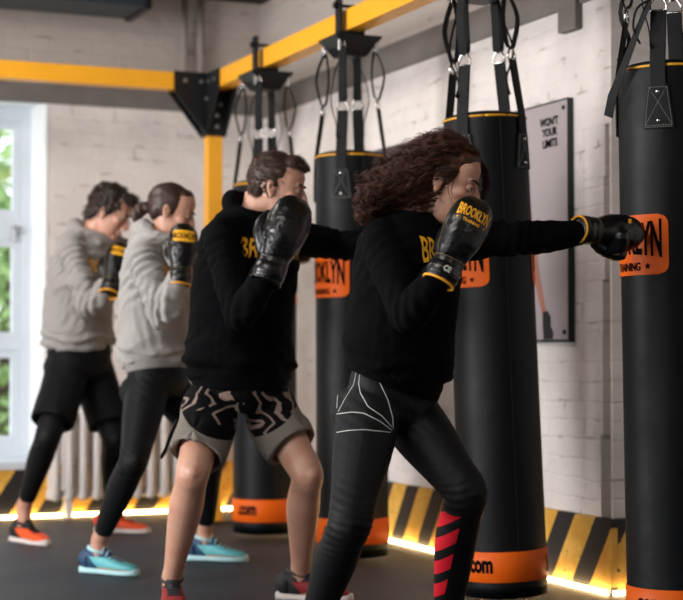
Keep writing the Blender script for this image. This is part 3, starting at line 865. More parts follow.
def short_hair(H, k, root, mat, shapes, count, length, r, seedv, fluff=.006, voxel=.004):
    b = bmesh.new()
    for (x, y, z, rx, ry, rz) in shapes: ball(b, H(x * k, y * k, z * k), rx * k, ry * k, rz * k, H.m, 28)
    def fn(p, n):
        q = H.inv @ (p - H.c)
        return fluff * (abs(nz(Vector((q.x * .5, q.y, q.z)), 55, seedv)) * 1.2 - .3) + fluff * .8 * nz(q, 22, seedv)
    ob, bv = mods_bake('hair', b, mat, root, root.location, voxel, 12, fn)
    me = ob.data; rs = random.Random(seedv); lines = []
    polys = me.polygons
    for _ in range(count):
        pl = polys[rs.randrange(len(polys))]
        p = pl.center + root.location; n = pl.normal.copy()
        q = H.inv @ (p - H.c)
        if q.x > .075 * k and q.z < .04 * k: continue
        flow = H.m @ Vector((.7 if q.z > .03 else -.1, .15 * (1 if q.y > 0 else -1), -.15 if q.z > .06 else -.8))
        flow = (flow - n * flow.dot(n)).normalized()
        d = (flow + n * rs.uniform(.15, .55) + Vector((rs.gauss(0, .25), rs.gauss(0, .25), rs.gauss(0, .25)))).normalized()
        L = length * rs.uniform(.5, 1.2)
        lines.append([p - n * .003, p + d * L * .5, p + (d + flow * .5 - UPV * .15).normalized() * L])
    strands_mesh('hair_strands', lines, r, mat, ob, root.location)
    return ob

def torso_rings(S, infl, top=1.0, bottom=0.0, prof=None, n=24):
    """S: hip, neck centres, phi at hips and shoulders, bulge"""
    out = []
    for i in range(n + 1):
        t = bottom + (top - bottom) * i / n
        c = S['hip'].lerp(S['neck'], t)
        phi = S['phiH'] + (S['phiS'] - S['phiH']) * min(1, max(0, t / .8))
        c = c - front_dir(phi) * (S.get('bulge', .03) * math.sin(PI * min(1, max(0, t))))
        for (t0, a0, b0), (t1, a1, b1) in zip(prof, prof[1:]):
            if t0 <= t <= t1 + 1e-9:
                u = (t - t0) / (t1 - t0); u = u * u * (3 - 2 * u); a = a0 + (a1 - a0) * u; bb = b0 + (b1 - b0) * u; break
        out.append((c, left_dir(phi), a * S['w'] + infl, bb * S['w'] + infl + S.get('db', 0) * math.sin(PI * min(1, max(0, t)))))
    return out
PROF_BODY = [(-.12, .13, .10), (0.0, .165, .118), (.28, .140, .100), (.60, .160, .115), (.80, .165, .100), (.92, .110, .075), (1.0, .060, .060), (1.2, .052, .054)]
PROF_HOOD = [(-.06, .178, .128), (-.02, .182, .132), (.0, .188, .140), (.07, .205, .156), (.30, .190, .146), (.60, .192, .148), (.80, .186, .136), (.90, .145, .115), (1.0, .092, .090), (1.10, .082, .084)]

def knee_pts(hip, knee, ankle, rs, back, k=1.0):
    rt, rm, rk, rc, ra = [q * k for q in rs]
    cd_ = (hip - knee).normalized()
    return [(hip, rt), (hip.lerp(knee, .35), rm), (hip.lerp(knee, .75), (rm + rk * 2) / 3 * .98), (knee, rk), (knee.lerp(ankle, .12) - back * .004, rk * .95),
            (knee.lerp(ankle, .33) - back * .014, rc), (knee.lerp(ankle, .62) - back * .006, (rc + ra) / 2), (knee.lerp(ankle, .88), ra), (ankle, ra * 1.02)]

def person(name_loc, label, S):
    root = empty('person', name_loc, label, 'person')
    off = root.location
    H = frame_head(S['head'], S['hyaw'], S['hpitch'], S.get('hroll', 0)); k = S['hk']
    w = S['w']; fem = S.get('female', False)
    # --- body: one continuous skin surface
    b = bmesh.new()
    head_shapes(b, H, k, fem)
    loft(b, torso_rings(S, -.012, 1.08, -.12, PROF_BODY), 28)
    nk = S['neck']; jaw = H(-.018 * k, 0, -.045 * k)
    limb(b, [(nk - UPV * .05, .056 * w), (nk + (jaw - nk) * .35, (.047 if fem else .056) * w), (jaw, (.046 if fem else .054) * w), (H(-.02 * k, 0, 0), .05 * w)], 20)
    for sd in 'RL': limb(b, [(nk - UPV * .08, .034 * w), (nk.lerp(S['sh' + sd], .6) - UPV * .03, .034 * w), (S['sh' + sd], .045 * w)])
    for sd in 'RL':
        limb(b, [(S['sh' + sd], .046 * w), (S['sh' + sd].lerp(S['el' + sd], .4), .043 * w), (S['el' + sd], .036 * w)])
        limb(b, [(S['el' + sd], .036 * w), (S['el' + sd].lerp(S['wr' + sd], .3), .038 * w), (S['wr' + sd], .026 * w)])
        hd = (S['gd' + sd]).normalized(); wr = S['wr' + sd]
        # closed fist inside the glove: palm, four folded fingers and a thumb
        sdv = hd.cross(S['gb' + sd]).normalized(); bk = sdv.cross(hd).normalized()
        fk = .84 * w
        loft(b, [(wr + hd * x * fk, sdv, a * fk, c * fk) for x, a, c in ((-.01, .026, .022), (.03, .034, .020), (.07, .040, .019), (.092, .038, .018))], 14)
        for i in range(4):
            o_ = sdv * (-.028 + .019 * i)
            Q = lambda x, z, r_: (wr + (hd * x + o_ - bk * z) * fk, r_ * fk)
            limb(b, [Q(.07, 0, .0095), Q(.098 - abs(i - 1.4) * .003, .008, .0098), Q(.095, .034, .009), Q(.065, .034, .008)], 10, 3)
        limb(b, [(wr + (hd * .03 + sdv * .03) * fk, .013 * fk), (wr + (hd * .065 + sdv * .040 - bk * .02) * fk, .011 * fk), (wr + (hd * .085 + sdv * .020 - bk * .044) * fk, .0095 * fk)], 10, 3)
        bk2 = S['back' + sd]
        kp = knee_pts(S['hp' + sd], S['kn' + sd], S['an' + sd], S['legr'], bk2); limb(b, [(p_, r_ * (.84 if i_ == 0 else .93 if i_ == 1 else 1)) for i_, (p_, r_) in enumerate(kp)], 22)
        ball(b, S['kn' + sd] + bk2 * .032, .031 * w, seg=16); ball(b, S['kn' + sd] + bk2 * .024 + (S['hp' + sd] - S['kn' + sd]).normalized() * .07 + left_dir(S['phiH']) * .02, .040 * w, seg=16)
        td = S['toe' + sd]; an = S['an' + sd]
        flat = Vector((an.x, an.y, 0)); sv = UPV.cross(td)
        loft(b, [(flat - td * .045 + UPV * .045, sv, .026, .035), (flat + UPV * .05, sv, .032, .038), (flat + td * .06 + UPV * .04, sv, .038, .028), (flat + td * .12 + UPV * .032, sv, .042, .02), (flat + td * .165 + UPV * .026, sv, .034, .013)], 16)
        limb(b, [(an, S['legr'][4]), (flat + UPV * .05, .034)])
    body, bvb = mods_bake('body', b, S['skin'], root, off, .0040, 6, head_sculpt(H, k))
    eyes(H, k, root, S['skin'], S.get('browm', M['brow_dark']))
    b = bmesh.new(); loft(b, [(H(.0990 * k, y * k, -.0615 * k + abs(y) * .1 * k) - H.m @ Vector((abs(y) * .42 * k, 0, 0)), H.m @ Vector((0, 0, 1)), w_ * k, .003 * k) for y, w_ in ((-.02, .001), (-.01, .006), (0, .0075), (.01, .006), (.02, .001))], 10)
    obj('lips', b, M['lip'], root, True, off)
    # --- hooded sweatshirt
    b = bmesh.new()
    hm_ = S.get('hemup', 0); loft(b, torso_rings(S, 0, .985, -.03 + hm_, [(t_ + hm_ * (1 - min(1, max(t_, 0))) , a_, b_) for t_, a_, b_ in PROF_HOOD], 30), 36)
    def hem_tilt(bb):
        ax = S['neck'] - S['hip']; L2 = ax.length_squared
        for v in bb.verts:
            tt = (v.co - S['hip']).dot(ax) / L2; v.co.z -= S.get('hemtilt', 0) * (v.co - S['hip']).dot(RT) * min(1, max(0, 1 - tt / .55))
    hem_tilt(b)
    for sd in 'RL':
        sh, el, wr = S['sh' + sd], S['el' + sd], S['wr' + sd]
        a = S['arm']
        limb(b, [(nk.lerp(sh, .55) - UPV * .035, .066 * a), (sh, .066 * a), (sh.lerp(el, .35), .064 * a), (sh.lerp(el, .75), .057 * a), (el, .054 * a)], 24)
        limb(b, [(el, .054 * a), (el.lerp(wr, .25), .056 * a), (el.lerp(wr, .6), .049 * a), (el.lerp(wr, .84), .044 * a), (el.lerp(wr, .9), .036 * a), (wr, .034 * a)], 24)
    # hood gathered behind the neck
    fS = front_dir(S['phiS']); lS = left_dir(S['phiS']); hb = S.get('hood', 1.0); hu = S.get('hup', .008)
    limb(b, [(nk + lS * .060 * w + fS * .085 - UPV * .085, .020 * hb), (nk + lS * .088 * w + fS * .02 - UPV * .045, .026 * hb), (nk + lS * .080 * w - fS * .045 - UPV * (.010 - hu * .7), .034 * hb), (nk + lS * .045 * w - fS * .085 + UPV * hu, .040 * hb), (nk - fS * .105 - UPV * (.012 - hu), .044 * hb),
             (nk - lS * .045 * w - fS * .085 + UPV * hu, .040 * hb), (nk - lS * .080 * w - fS * .045 - UPV * (.010 - hu * .7), .034 * hb), (nk - lS * .088 * w + fS * .02 - UPV * .045, .026 * hb), (nk - lS * .060 * w + fS * .085 - UPV * .085, .020 * hb)], 18, 6)
    ball(b, nk - fS * .105 - UPV * .065, .050 * hb, .085 * hb, .060 * hb, Matrix((fS, lS, UPV)).transposed())
    hipz = S['hip'].z; seed = S['seed']; fa = S.get('foldamp', 1.0)
    joints = [(S['elR'], (S['shR'] - S['elR']).normalized() + (S['elR'] - S['wrR']).normalized(), .10), (S['elL'], (S['shL'] - S['elL']).normalized() + (S['elL'] - S['wrL']).normalized(), .10),
              (S['shR'] + fS * .02 - UPV * .06, (S['elR'] - S['shR']).normalized() + UPV * .4, .09)]
    tdir = (S['neck'] - S['hip']).normalized()
    def folds(p, n):
        d = 0
        wp = nz(p, 5, seed)
        # long drags across the trunk
        q = Vector((p.dot(lS) * 3.0, p.dot(fS) * 3.0, p.z * 9.0 + p.dot(fS) * 5.0 + 1.3 * wp))
        r = 1 - 2 * abs(noise.noise(q + Vector((seed, 0, 0))))
        d += .0065 * fa * (r - .45) * (0.5 + nz(p, 3, seed + 3))
        q = Vector((p.dot(lS) * 6.0, p.dot(fS) * 6.0, p.z * 20.0 - p.dot(fS) * 9.0 + 2.0 * wp))
        d += .0030 * fa * (1 - 2 * abs(noise.noise(q + Vector((0, seed, 0)))) - .4)
        for c, ax, rad in joints:
            e = (p - c).length / rad
            if e < 2:
                s = (p - c).dot(ax.normalized())
                d += .0055 * fa * S.get('jf', 1.0) * math.exp(-e * e) * (math.sin(s * 2 * PI / .036 + 5 * wp + 2 * nz(p, 9, seed)) )
        t = (p - S['hip']).dot(tdir) / (S['neck'] - S['hip']).length
        if t < .28 and t > .0:   # bunching above the rib
            d += .009 * fa * math.exp(-((t - .10) / .09) ** 2) * (math.sin((p.dot(lS) * 22 + p.dot(fS) * 22 + 4 * wp)) * .5 + math.sin(p.z * 95 + 6 * wp + p.dot(fS) * 20) * .6)
        return d
    hd_, bvh_h = mods_bake('hoodie', b, S['hoodm'], root, off, S.get('vox', .0055), 3, folds)
    # ribbed hem
    b = bmesh.new(); loft(b, torso_rings(S, .0, .012 + hm_, -.085 + hm_, [(-.1 + hm_, .172, .122), (-.06 + hm_, .176, .128), (-.02 + hm_, .182, .132), (.02 + hm_, .180, .132)], 8), 40); hem_tilt(b); obj('hem_band', b, S['ribm'], hd_, True, off)
    # drawcords
    # chest lettering
    if S.get('print', True):
        tz = .70; c = S['hip'].lerp(nk, tz)
        c = c - front_dir(S['phiS']) * (S.get('bulge', .03) * math.sin(PI * tz)); pf = S.get('printphi', S['phiS'])
        upx = (nk - S['hip']).normalized()
        t = text2d('BROOKLYN', .085, .0016, .62, .012, .25); kk = S.get('pw', .27) * w / t[2]
        t = ([(u * kk, v) for u, v in t[0]], t[1], 0)
        place2d('lettering', t, proj(c + upx * S.get('pz', 0) + front_dir(pf) * .02, -left_dir(pf) * -1.0, upx, bvh_h, .0025) if False else proj2(c + upx * S.get('pz', 0), left_dir(pf), upx, front_dir(pf), bvh_h, .0022, S.get('pst', .19)), M['yprint'], hd_, off)
        t = text2d('TRAINING', .030, .0008, .8, .01)
        place2d('small_lettering', t, proj2(c + upx * (S.get('pz', 0) - .068), left_dir(pf), upx, front_dir(pf), bvh_h, .0022, S.get('pst', .19)), M['wprint'], hd_, off)
    S['bv_hood'] = bvh_h
    return root, H, off

def proj2(origin, ux, uy, n, bvh, offset=.0022, st=.5):
    n = n.normalized()
    def f(u, v):
        o = origin + ux * u + uy * v + n * st
        h = bvh.ray_cast(o, -n, st + .3)
        return None if h[0] is None else h[0] + n * offset
    return f

def legs_mesh(name, S, root, mat, infl, k_end=1.0, waist=.16, fold=.003, voxel=.006, hipsprof=None):
    off = root.location; b = bmesh.new()
    prof = hipsprof or [(-.14, .125, .105), (-.05, .158, .122), (.0, .166, .120), (.25, .150, .108)]
    loft(b, torso_rings(S, infl, waist, -.13, prof, 10), 32)
    for sd in 'RL':
        pts = knee_pts(S['hp' + sd], S['kn' + sd], S['an' + sd], S['legr'], S['back' + sd])
        ks = [(p, r + infl) for p, r in pts]
        if k_end < 1: ks = ks[:-1] + [(S['kn' + sd].lerp(S['an' + sd], k_end), S['legr'][4] + infl)]
        limb(b, ks, 26)
        bk2 = S['back' + sd]; ball(b, S['kn' + sd] + bk2 * .032, .032 * S['w'] + infl, seg=16); ball(b, S['kn' + sd] + bk2 * .024 + (S['hp' + sd] - S['kn' + sd]).normalized() * .07 + left_dir(S['phiH']) * .02, .041 * S['w'] + infl, seg=16)
        ball(b, S['hp' + sd] - front_dir(S['phiH']) * .045 + UPV * .0, .080 * S['w'] + infl, seg=20)
    seed = S['seed']
    def fn(p, n):
        d = 0
        for sd in 'RL':
            kn = S['kn' + sd]; e = (p - kn).length
            if e < .2:
                s = (p - kn).dot((S['hp' + sd] - S['an' + sd]).normalized())
                d += fold * .7 * math.exp(-(e / .1) ** 2) * math.sin(s * 2 * PI / .022 + 7 * nz(p, 7, seed))
            an = S['an' + sd]; e = (p - an).length
            if e < .16: d += fold * .7 * math.exp(-(e / .08) ** 2) * math.sin(p.z * 2 * PI / .02 + 6 * nz(p, 9, seed))
            e = (p - S['hp' + sd]).length
            if e < .25: d += fold * .6 * math.exp(-(e / .14) ** 2) * math.sin((p.z + p.dot(RT) * .8) * 2 * PI / .045 + 5 * nz(p, 5, seed))
        return d
    return mods_bake(name, b, mat, root, off, voxel, 3, fn)

def shoe(S, sd, root, cols, k=1.0):
    """cols: upper, collar, sole, heel"""
    off = root.location; an = S['an' + sd]; td = S['toe' + sd].normalized(); sv = UPV.cross(td)
    o = Vector((an.x, an.y, 0)) - td * .01
    rings = [(-.072, .050, .012, .018), (-.066, .055, .026, .034), (-.045, .064, .033, .046), (-.01, .062, .035, .046), (.03, .056, .037, .038), (.07, .048, .041, .029), (.11, .041, .045, .022), (.15, .036, .044, .017), (.18, .033, .035, .013), (.198, .030, .018, .008)]
    R = [(o + td * x * k + UPV * z * k, sv, a * k, c * k) for x, z, a, c in rings]
    b = bmesh.new(); loft(b, R, 24, pw=2.3)
    limb(b, [(o + UPV * .05 * k + td * .005, .036 * k), (o + UPV * .082 * k, .037 * k)], 20)
    limb(b, [(o + td * .055 * k + UPV * .082 * k, .020 * k), (o + td * .030 * k + UPV * .112 * k, .020 * k), (o + td * .020 * k + UPV * .128 * k, .013 * k)], 14, 4, side=sv, flat=.55)
    up, bv = mods_bake('shoe', b, [cols[0], cols[3]], root, off, .0045, 4)
    for pl in up.data.polygons:
        q = pl.center + off - o; x = q.dot(td) / k; z = q.z / k; y = abs(q.dot(sv)) / k
        if (z > .075) or x < .015 - (z - .04) * .9 or (x > .03 and x < .13 and y < .019): pl.material_index = 1
    b = bmesh.new()
    srings = [(-.080, .016, .020), (-.070, .016, .034), (-.03, .015, .038), (.02, .014, .036), (.07, .0135, .042), (.12, .013, .049), (.16, .013, .046), (.19, .015, .034), (.210, .018, .014)]
    srows = [(o + td * x * k + UPV * z * k, sv, a * k, z * k - .001) for x, z, a in srings]
    loft(b, srows, 24, pw=3.2); obj('sole', b, cols[2], up, True, off)
    # padded collar and heel counter
    b = bmesh.new(); pts = [o + td * (.004 + .040 * k * math.cos(q)) + sv * (.034 * k * math.sin(q)) + UPV * (.102 - .012 * math.cos(q)) * k for q in [2 * PI * i / 20 for i in range(21)]]
    tube(b, pts, .0085 * k, 8); obj('collar', b, cols[1], up, True, off)
    b = bmesh.new()
    loft(b, [(o + td * x * k + UPV * z * k, sv, a * k, c * k) for x, z, a, c in ((-.077, .046, .016, .016), (-.070, .052, .031, .032), (-.048, .058, .036, .040), (-.028, .056, .0365, .038))], 24, pw=2.3); obj('heel_counter', b, cols[3], up, True, off)
    b = bmesh.new()
    for i in range(5):
        x = .045 + i * .019
        pts = []
        for j in range(9):
            u = -.024 + .048 * j / 8; h = bv.ray_cast(o + td * (x + .006 * (1 if j % 2 else -1) * 0 + abs(u) * -.1) * k + sv * u * k + UPV * .3, -UPV, .4)
            if h[0] is not None: pts.append(h[0] + UPV * .002)
        if len(pts) > 2: tube(b, pts, .0028 * k, 6)
    obj('laces', b, cols[1], up, True, off)
    return up

def glove(S, sd, root, k=1.0, style='plain', thumb=1, tuck=0.0):
    """boxing glove; sits on the fist, its axis gd, back of the hand towards gb"""
    off = root.location; wr = S['wr' + sd]; X = S['gd' + sd].normalized(); Z = S['gb' + sd]; Y = Z.cross(X).normalized(); Z = X.cross(Y).normalized()
    Y = Y * thumb
    def G(x, y, z): return wr + X * (x * k) + Y * (y * k) + Z * (z * k)
    b = bmesh.new()
    core = [(-.02, .043, .040, 0), (0, .045, .041, 0), (.03, .053, .047, .002), (.07, .062, .053, .004), (.11, .066, .056, .002), (.145, .065, .055, -.004), (.172, .058, .049, -.010), (.192, .043, .037, -.015), (.203, .022, .020, -.018)]
    loft(b, [(G(x, 0, z), Y, a * k, c * k) for x, a, c, z in core], 28, pw=2.35)
    # curled finger roll on the palm side
    limb(b, [(G(.075, -.034, -.046), .028 * k), (G(.085, 0, -.052), .033 * k), (G(.08, .03, -.046), .028 * k)], 18)
    ty = 1 - .45 * tuck; tz = .03 * tuck
    limb(b, [(G(.01, .040 * ty, -.012 - tz), .020 * k), (G(.05, .062 * ty, -.022 - tz), .0235 * k), (G(.09, .066 * ty, -.034 - tz), .025 * k), (G(.125, .056 * ty, -.042 - tz), .021 * k)], 18)
    sdn = S['seed'] + (5 if sd == 'L' else 0)
    def fn(p, n):
        return .0022 * nz(p, 28, sdn) + .0012 * (1 - 2 * abs(nz(p, 55, sdn)))
    gl, bv = mods_bake('boxing_glove', b, M['glove'], root, off, .004, 3, fn)
    b = bmesh.new()
    cuff = [(-.078, .046, .044), (-.074, .049, .047), (-.04, .049, .046), (-.012, .047, .044), (.004, .046, .043)]
    loft(b, [(G(x, 0, 0), Y, a * k, c * k) for x, a, c in cuff], 32)
    cf = obj('cuff', b, M['glove'], gl, True, off)
    b = bmesh.new()
    def ringp(x, a, c): return [G(x, a * math.cos(q), c * math.sin(q)) for q in [2 * PI * i / 28 for i in range(29)]]
    tube(b, ringp(-.079, .047, .045), .0042 * k, 8)
    obj('cuff_trim', b, M['yellow_trim'] if style != 'plain' else M['glove'], gl, True, off)
    if style != 'plain':
        for x, a, c in ((-.045, .0495, .0475), (-.008, .0475, .0455)):
            b = bmesh.new(); tube(b, ringp(x, a, c), .0013, 6); obj('piping', b, M['gold'], gl, True, off)
        # seam piping over the back of the glove
        b = bmesh.new(); pts = []
        for i in range(26):
            x = .0 + .19 * i / 25
            h = bv.ray_cast(G(x, .2, .012), -Y, .4)
            if h[0] is not None: pts.append(h[0] + Y * .0008)
        if len(pts) > 3: tube(b, pts, .0013, 6); obj('piping', b, M['gold'], gl, True, off)
    b = bmesh.new()   # hook and loop strap
    loft(b, [(G(x, 0, 0), Y, a * k, c * k) for x, a, c in ((-.066, .0492, .0472), (-.064, .051, .049), (-.026, .0505, .0475), (-.024, .0475, .0455))], 32); obj('wrist_strap', b, M['glove'], gl, True, off)
    return gl, bv, G, X, Y, Z
M['yellow_trim'] = simple('yellow_binding', (232, 160, 22), 0.6)
def glove_print(gl, bv, G, X, Y, Z, k, off, big=False):
    # reading direction across the glove, seen from the back of the hand
    rd = X.cross(Z).normalized()
    c = G(.135, 0, 0)
    if big:
        t = ([(-.052, -.026), (.052, -.026), (.052, .026), (-.052, .026)], [(0, 1, 2, 3)], 0)
        t = rrect2d(.095, .05, .008, 10, 6)
        place2d('yellow_label', t, proj2(c, rd, X, Z, bv, .0012), M['yprint'], gl, off)
        t = text2d('BROOKLYN', .034, .0008, .62, .01, .25); place2d('lettering', t, proj2(c, rd, X, Z, bv, .0024), M['ink'], gl, off); return
    t = text2d('BROOKLYN', .040, .0012, .52, .008, .35); kk = .092 / t[2]; t = ([(u * kk, v) for u, v in t[0]], t[1], 0)
    place2d('lettering', t, proj2(G(.142, 0, 0), rd, X, Z, bv, .0015), M['yprint'], gl, off)
    t = merge2d(shift2d(text2d('TRAINING', .012, .0004, .9, .008), 0, 0), shift2d(star2d(.004), .04, 0), shift2d(star2d(.004), -.04, 0))
    place2d('small_lettering', t, proj2(G(.112, 0, 0), rd, X, Z, bv, .0015), M['yprint'], gl, off)

def cam_dir_of(p): return (Vector((0, 0, CAMH)) - p).normalized()

shoe_red = simple('red_knit_upper', (134, 22, 26), 0.7, var=0.6, scale=60)
shoe_orange = simple('orange_mesh_upper', (242, 84, 28), 0.6, var=0.1, scale=60)
shoe_teal = simple('teal_mesh_upper', (96, 178, 184), 0.6, var=0.15, scale=60)
shoe_grey = simple('dark_grey_lace', (52, 50, 52), 0.8); shoe_orange2 = simple('deep_orange_upper', (214, 58, 20), 0.6); shoe_navy = simple('navy_heel', (20, 62, 96), 0.6); shoe_black = simple('black_shoe_cloth', (20, 20, 23), 0.7)
sole_w = simple('off_white_sole', (214, 204, 200), 0.6); sole_t = simple('pale_aqua_sole', (168, 208, 212), 0.6)

def finish_pose(S):
    for sd in 'RL':
        if 'back' + sd not in S:
            k = S['kn' + sd]; m = S['hp' + sd].lerp(S['an' + sd], .5); v = k - m; v.z = 0
            S['back' + sd] = v.normalized() if v.length > .02 else S['toe' + sd]
    return S

# ---------- man in black hoodie and patterned shorts
def R_(a): return math.radians(a)
S1 = finish_pose(dict(hip=P(240, 388, 6.0), neck=P(257, 207, 6.02), phiH=R_(52), phiS=R_(55), bulge=.035, w=1.06, arm=1.0, seed=3, jf=.6, hemup=.062, hup=.028,
    head=P(277, 190, 6.0), hyaw=R_(8), hpitch=R_(12), hk=1.0, skin=M['skin_pale'], hoodm=M['hood_black'], ribm=M['hood_black'], hood=1.0, foldamp=1.5,
    shR=P(222, 236, 5.87), elR=P(240, 318, 5.74), wrR=P(275, 258, 5.66), gdR=P(295, 208, 5.70) - P(275, 258, 5.66), gbR=-FW + RT * .35,
    shL=P(291, 236, 6.12), elL=P(340, 246, 6.30), wrL=P(391, 240, 6.05), gdL=RT * 1 + UPV * .02 - FW * .03, gbL=UPV,
    hpR=P(213, 392, 5.97), knR=P(193, 472, 5.74), anR=P(172, 577, 5.98), hpL=P(262, 392, 6.06), knL=P(307, 474, 5.90), anL=P(300, 573, 6.14),
    toeR=(-FW * .9 + RT * .15).normalized(), toeL=(RT * 1 - FW * .25).normalized(), legr=(.084, .080, .059, .061, .037), pz=.040, printphi=R_(42)))
r1, H1, o1 = person((P(240, 300, 6.0).x, P(240, 300, 6.0).y, 0), 'man in black hoodie, patterned shorts and red shoes, guarding with a black glove', S1)
short_hair(H1, 1.0, r1, M['hair_short'], [(-.022, 0, .050, .098, .080, .088), (-.058, 0, -.01, .046, .062, .05), (.036, 0, .100, .052, .060, .036), (.07, 0, .098, .026, .045, .020), (-.01, .062, .02, .03, .016, .05), (-.01, -.062, .02, .03, .016, .05)], 4200, .017, .0011, 11, .006)
gl, bv, G, X, Y, Z = glove(S1, 'R', r1, 1.12, 'plain', 1)
glove(S1, 'L', r1, 1.05, 'plain', 1)

def open_leg(b, rings, seg):
    """shorts leg: a closed shell whose lower end is hollowed out into a wide opening"""
    rows = loft(b, rings, seg, closed=False)
    b.faces.new(rows[0]); c = Vector(rings[-1][0]); d = (Vector(rings[-4][0]) - c).normalized()
    r1_ = [b.verts.new(c + (v.co - c) * .87) for v in rows[-1]]; r2_ = [b.verts.new(c + (v.co - c) * .84 + d * .075) for v in rows[-1]]
    for A_, B_ in ((rows[-1], r1_), (r1_, r2_)):
        for k in range(seg): b.faces.new((A_[k], A_[(k + 1) % seg], B_[(k + 1) % seg], B_[k]))
    b.faces.new(r2_)
def shorts_mesh():
    b = bmesh.new(); S = S1; off = o1
    loft(b, torso_rings(S, .006, .05, -.13, [(-.14, .135, .115), (-.05, .165, .126), (.0, .160, .116), (.25, .150, .105)], 10), 36)
    for sd, t_, fl in (('R', .80, .099), ('L', .67, .102)):
        hp, kn = S['hp' + sd], S['kn' + sd]; sv = left_dir(S['phiH'])
        ks = [(hp - UPV * .01, .080), (hp.lerp(kn, .2), .098), (hp.lerp(kn, .45) + RT * (.010 if sd == 'R' else -.012), .104), (hp.lerp(kn, t_), fl)]
        kk = catmull([list(p) + [r] for p, r in ks], 5)
        open_leg(b, [(Vector(q[:3]), sv, q[3], q[3] * .95) for q in kk], 30)
        ball(b, hp - UPV * .02, .078)
    def fn(p, n):
        d = .004 * (1 - 2 * abs(noise.noise(Vector((p.dot(RT) * 9, p.dot(FW) * 9, p.z * 4 + nz(p, 6, 2)))))) 
        for sd in 'RL':
            e = (p - S['kn' + sd].lerp(S['hp' + sd], .35)).length
            if e < .25:
                an = math.atan2((p - S['kn' + sd]).dot(FW), (p - S['kn' + sd]).dot(RT))
                d += .006 * math.exp(-(e / .13) ** 2) * math.sin(an * 5 + 3 * nz(p, 4, 1))
        return d
    return mods_bake('shorts', b, None, r1, off, .0045, 1, fn)
t = NT('patterned_shorts_cloth'); v = t.coord()
cpt = P(238, 395, 5.85) - o1
sub = t.n('ShaderNodeVectorMath', operation='SUBTRACT'); t.l(v, sub.inputs[0]); sub.inputs[1].default_value = cpt
def dotv(t, src, vec):
    d = t.n('ShaderNodeVectorMath', operation='DOT_PRODUCT'); t.l(src, d.inputs[0]); d.inputs[1].default_value = vec; return d.outputs['Value']
la = dotv(t, sub.outputs[0], RT); zz = dotv(t, sub.outputs[0], (0, 0, 1))
ex = t.math('DIVIDE', la, .212); ez = t.math('DIVIDE', zz, .158)
rr = t.math('ADD', t.math('MULTIPLY', ex, ex), t.math('MULTIPLY', ez, ez))
inside = t.math('LESS_THAN', rr, 1.0)
nt_ = t.n('ShaderNodeTexNoise'); nt_.inputs['Scale'].default_value = 9; nt_.inputs['Detail'].default_value = 1; t.l(v, nt_.inputs['Vector'])
# angular strokes: distance rings round the crotch broken by zigzags
la2 = t.math('ABSOLUTE', t.math('ADD', la, t.math('MULTIPLY', t.math('PINGPONG', t.math('ADD', zz, 5), .035), 1.1)))
ph = t.math('ADD', t.math('MULTIPLY', la2, 17.0), t.math('ADD', t.math('MULTIPLY', zz, 7.0), t.math('MULTIPLY', nt_.outputs['Fac'], 3.2)))
st_ = t.math('GREATER_THAN', t.math('FRACT', ph), .72)
st_ = t.math('MULTIPLY', st_, t.math('GREATER_THAN', t.noise(v, 7, 1), .42))
pat = t.mix(st_, lin((8, 8, 9)), lin((128, 110, 102)))
t.set(Base_Color=t.mix(inside, lin((116, 110, 102)), pat), Roughness=.8)
t.b.inputs['Specular IOR Level'].default_value = .1
t.bump(t.noise(v, 400, 2), .2, .002)
sh_, bvs = shorts_mesh(); sh_.data.materials[0] = t.m
b = bmesh.new(); q = [P(180, 415, 5.90) - FW * .0, P(178, 430, 5.90), P(176, 446, 5.89)]
hpR, knR = S1['hpR'], S1['knR']
side = -RT
pts = [hpR.lerp(knR, .40) + side * .104, hpR.lerp(knR, .60) + side * .113, hpR.lerp(knR, .74) + side * .116, hpR.lerp(knR, .80) + side * .122]
loft(b, [(p, FW, .028, .006) for p in pts], 12); obj('side_vent', b, M['shorts_black'], sh_, True, o1)
shoe(S1, 'R', r1, (shoe_red, shoe_grey, sole_w, shoe_black)); shoe(S1, 'L', r1, (shoe_red, shoe_grey, sole_w, shoe_black))

# ---------- curly haired woman in front, hitting the bag
wrR = P(450, 259, 4.46)
S2 = finish_pose(dict(hip=P(391, 398, 4.77), neck=P(411, 212, 4.76), phiH=R_(38), phiS=R_(46), bulge=-.012, w=.90, db=.012, arm=.90, seed=8, female=True, jf=.5, hemup=.16, hemtilt=.27,
    head=P(445, 183, 4.72), hyaw=R_(14), hpitch=R_(20), hk=.95, skin=M['skin_warm'], hoodm=M['hood_black'], ribm=M['hood_black'], hood=.75, vox=.0048,
    shR=P(381, 240, 4.66), elR=P(408, 318, 4.52), wrR=wrR, gdR=P(478, 203, 4.50) - wrR, gbR=-FW + RT * .12 + UPV * .05,
    shL=P(446, 242, 4.90), elL=P(517, 238, 4.76), wrL=P(595, 231, 4.88), gdL=RT * .80 + FW * .56 - UPV * .02, gbL=UPV * .75 + FW * .65,
    hpR=P(369, 412, 4.70), knR=P(350, 523, 4.50), anR=P(309, 636, 4.76), hpL=P(407, 412, 4.82), knL=P(466, 492, 4.62), anL=P(444, 634, 4.84),
    toeR=(RT * .6 - FW * .8).normalized(), toeL=(RT * 1 - FW * .2).normalized(), legr=(.088, .082, .058, .057, .036), pz=.045, printphi=R_(33), pw=.22))
r2, H2, o2 = person((P(400, 300, 4.77).x, P(400, 300, 4.77).y, 0), 'woman with long curly auburn hair in black hoodie and leggings, punching a bag', S2)
lg, bvl = legs_mesh('leggings', S2, r2, None, .003, .93, .32, .0022, .005)
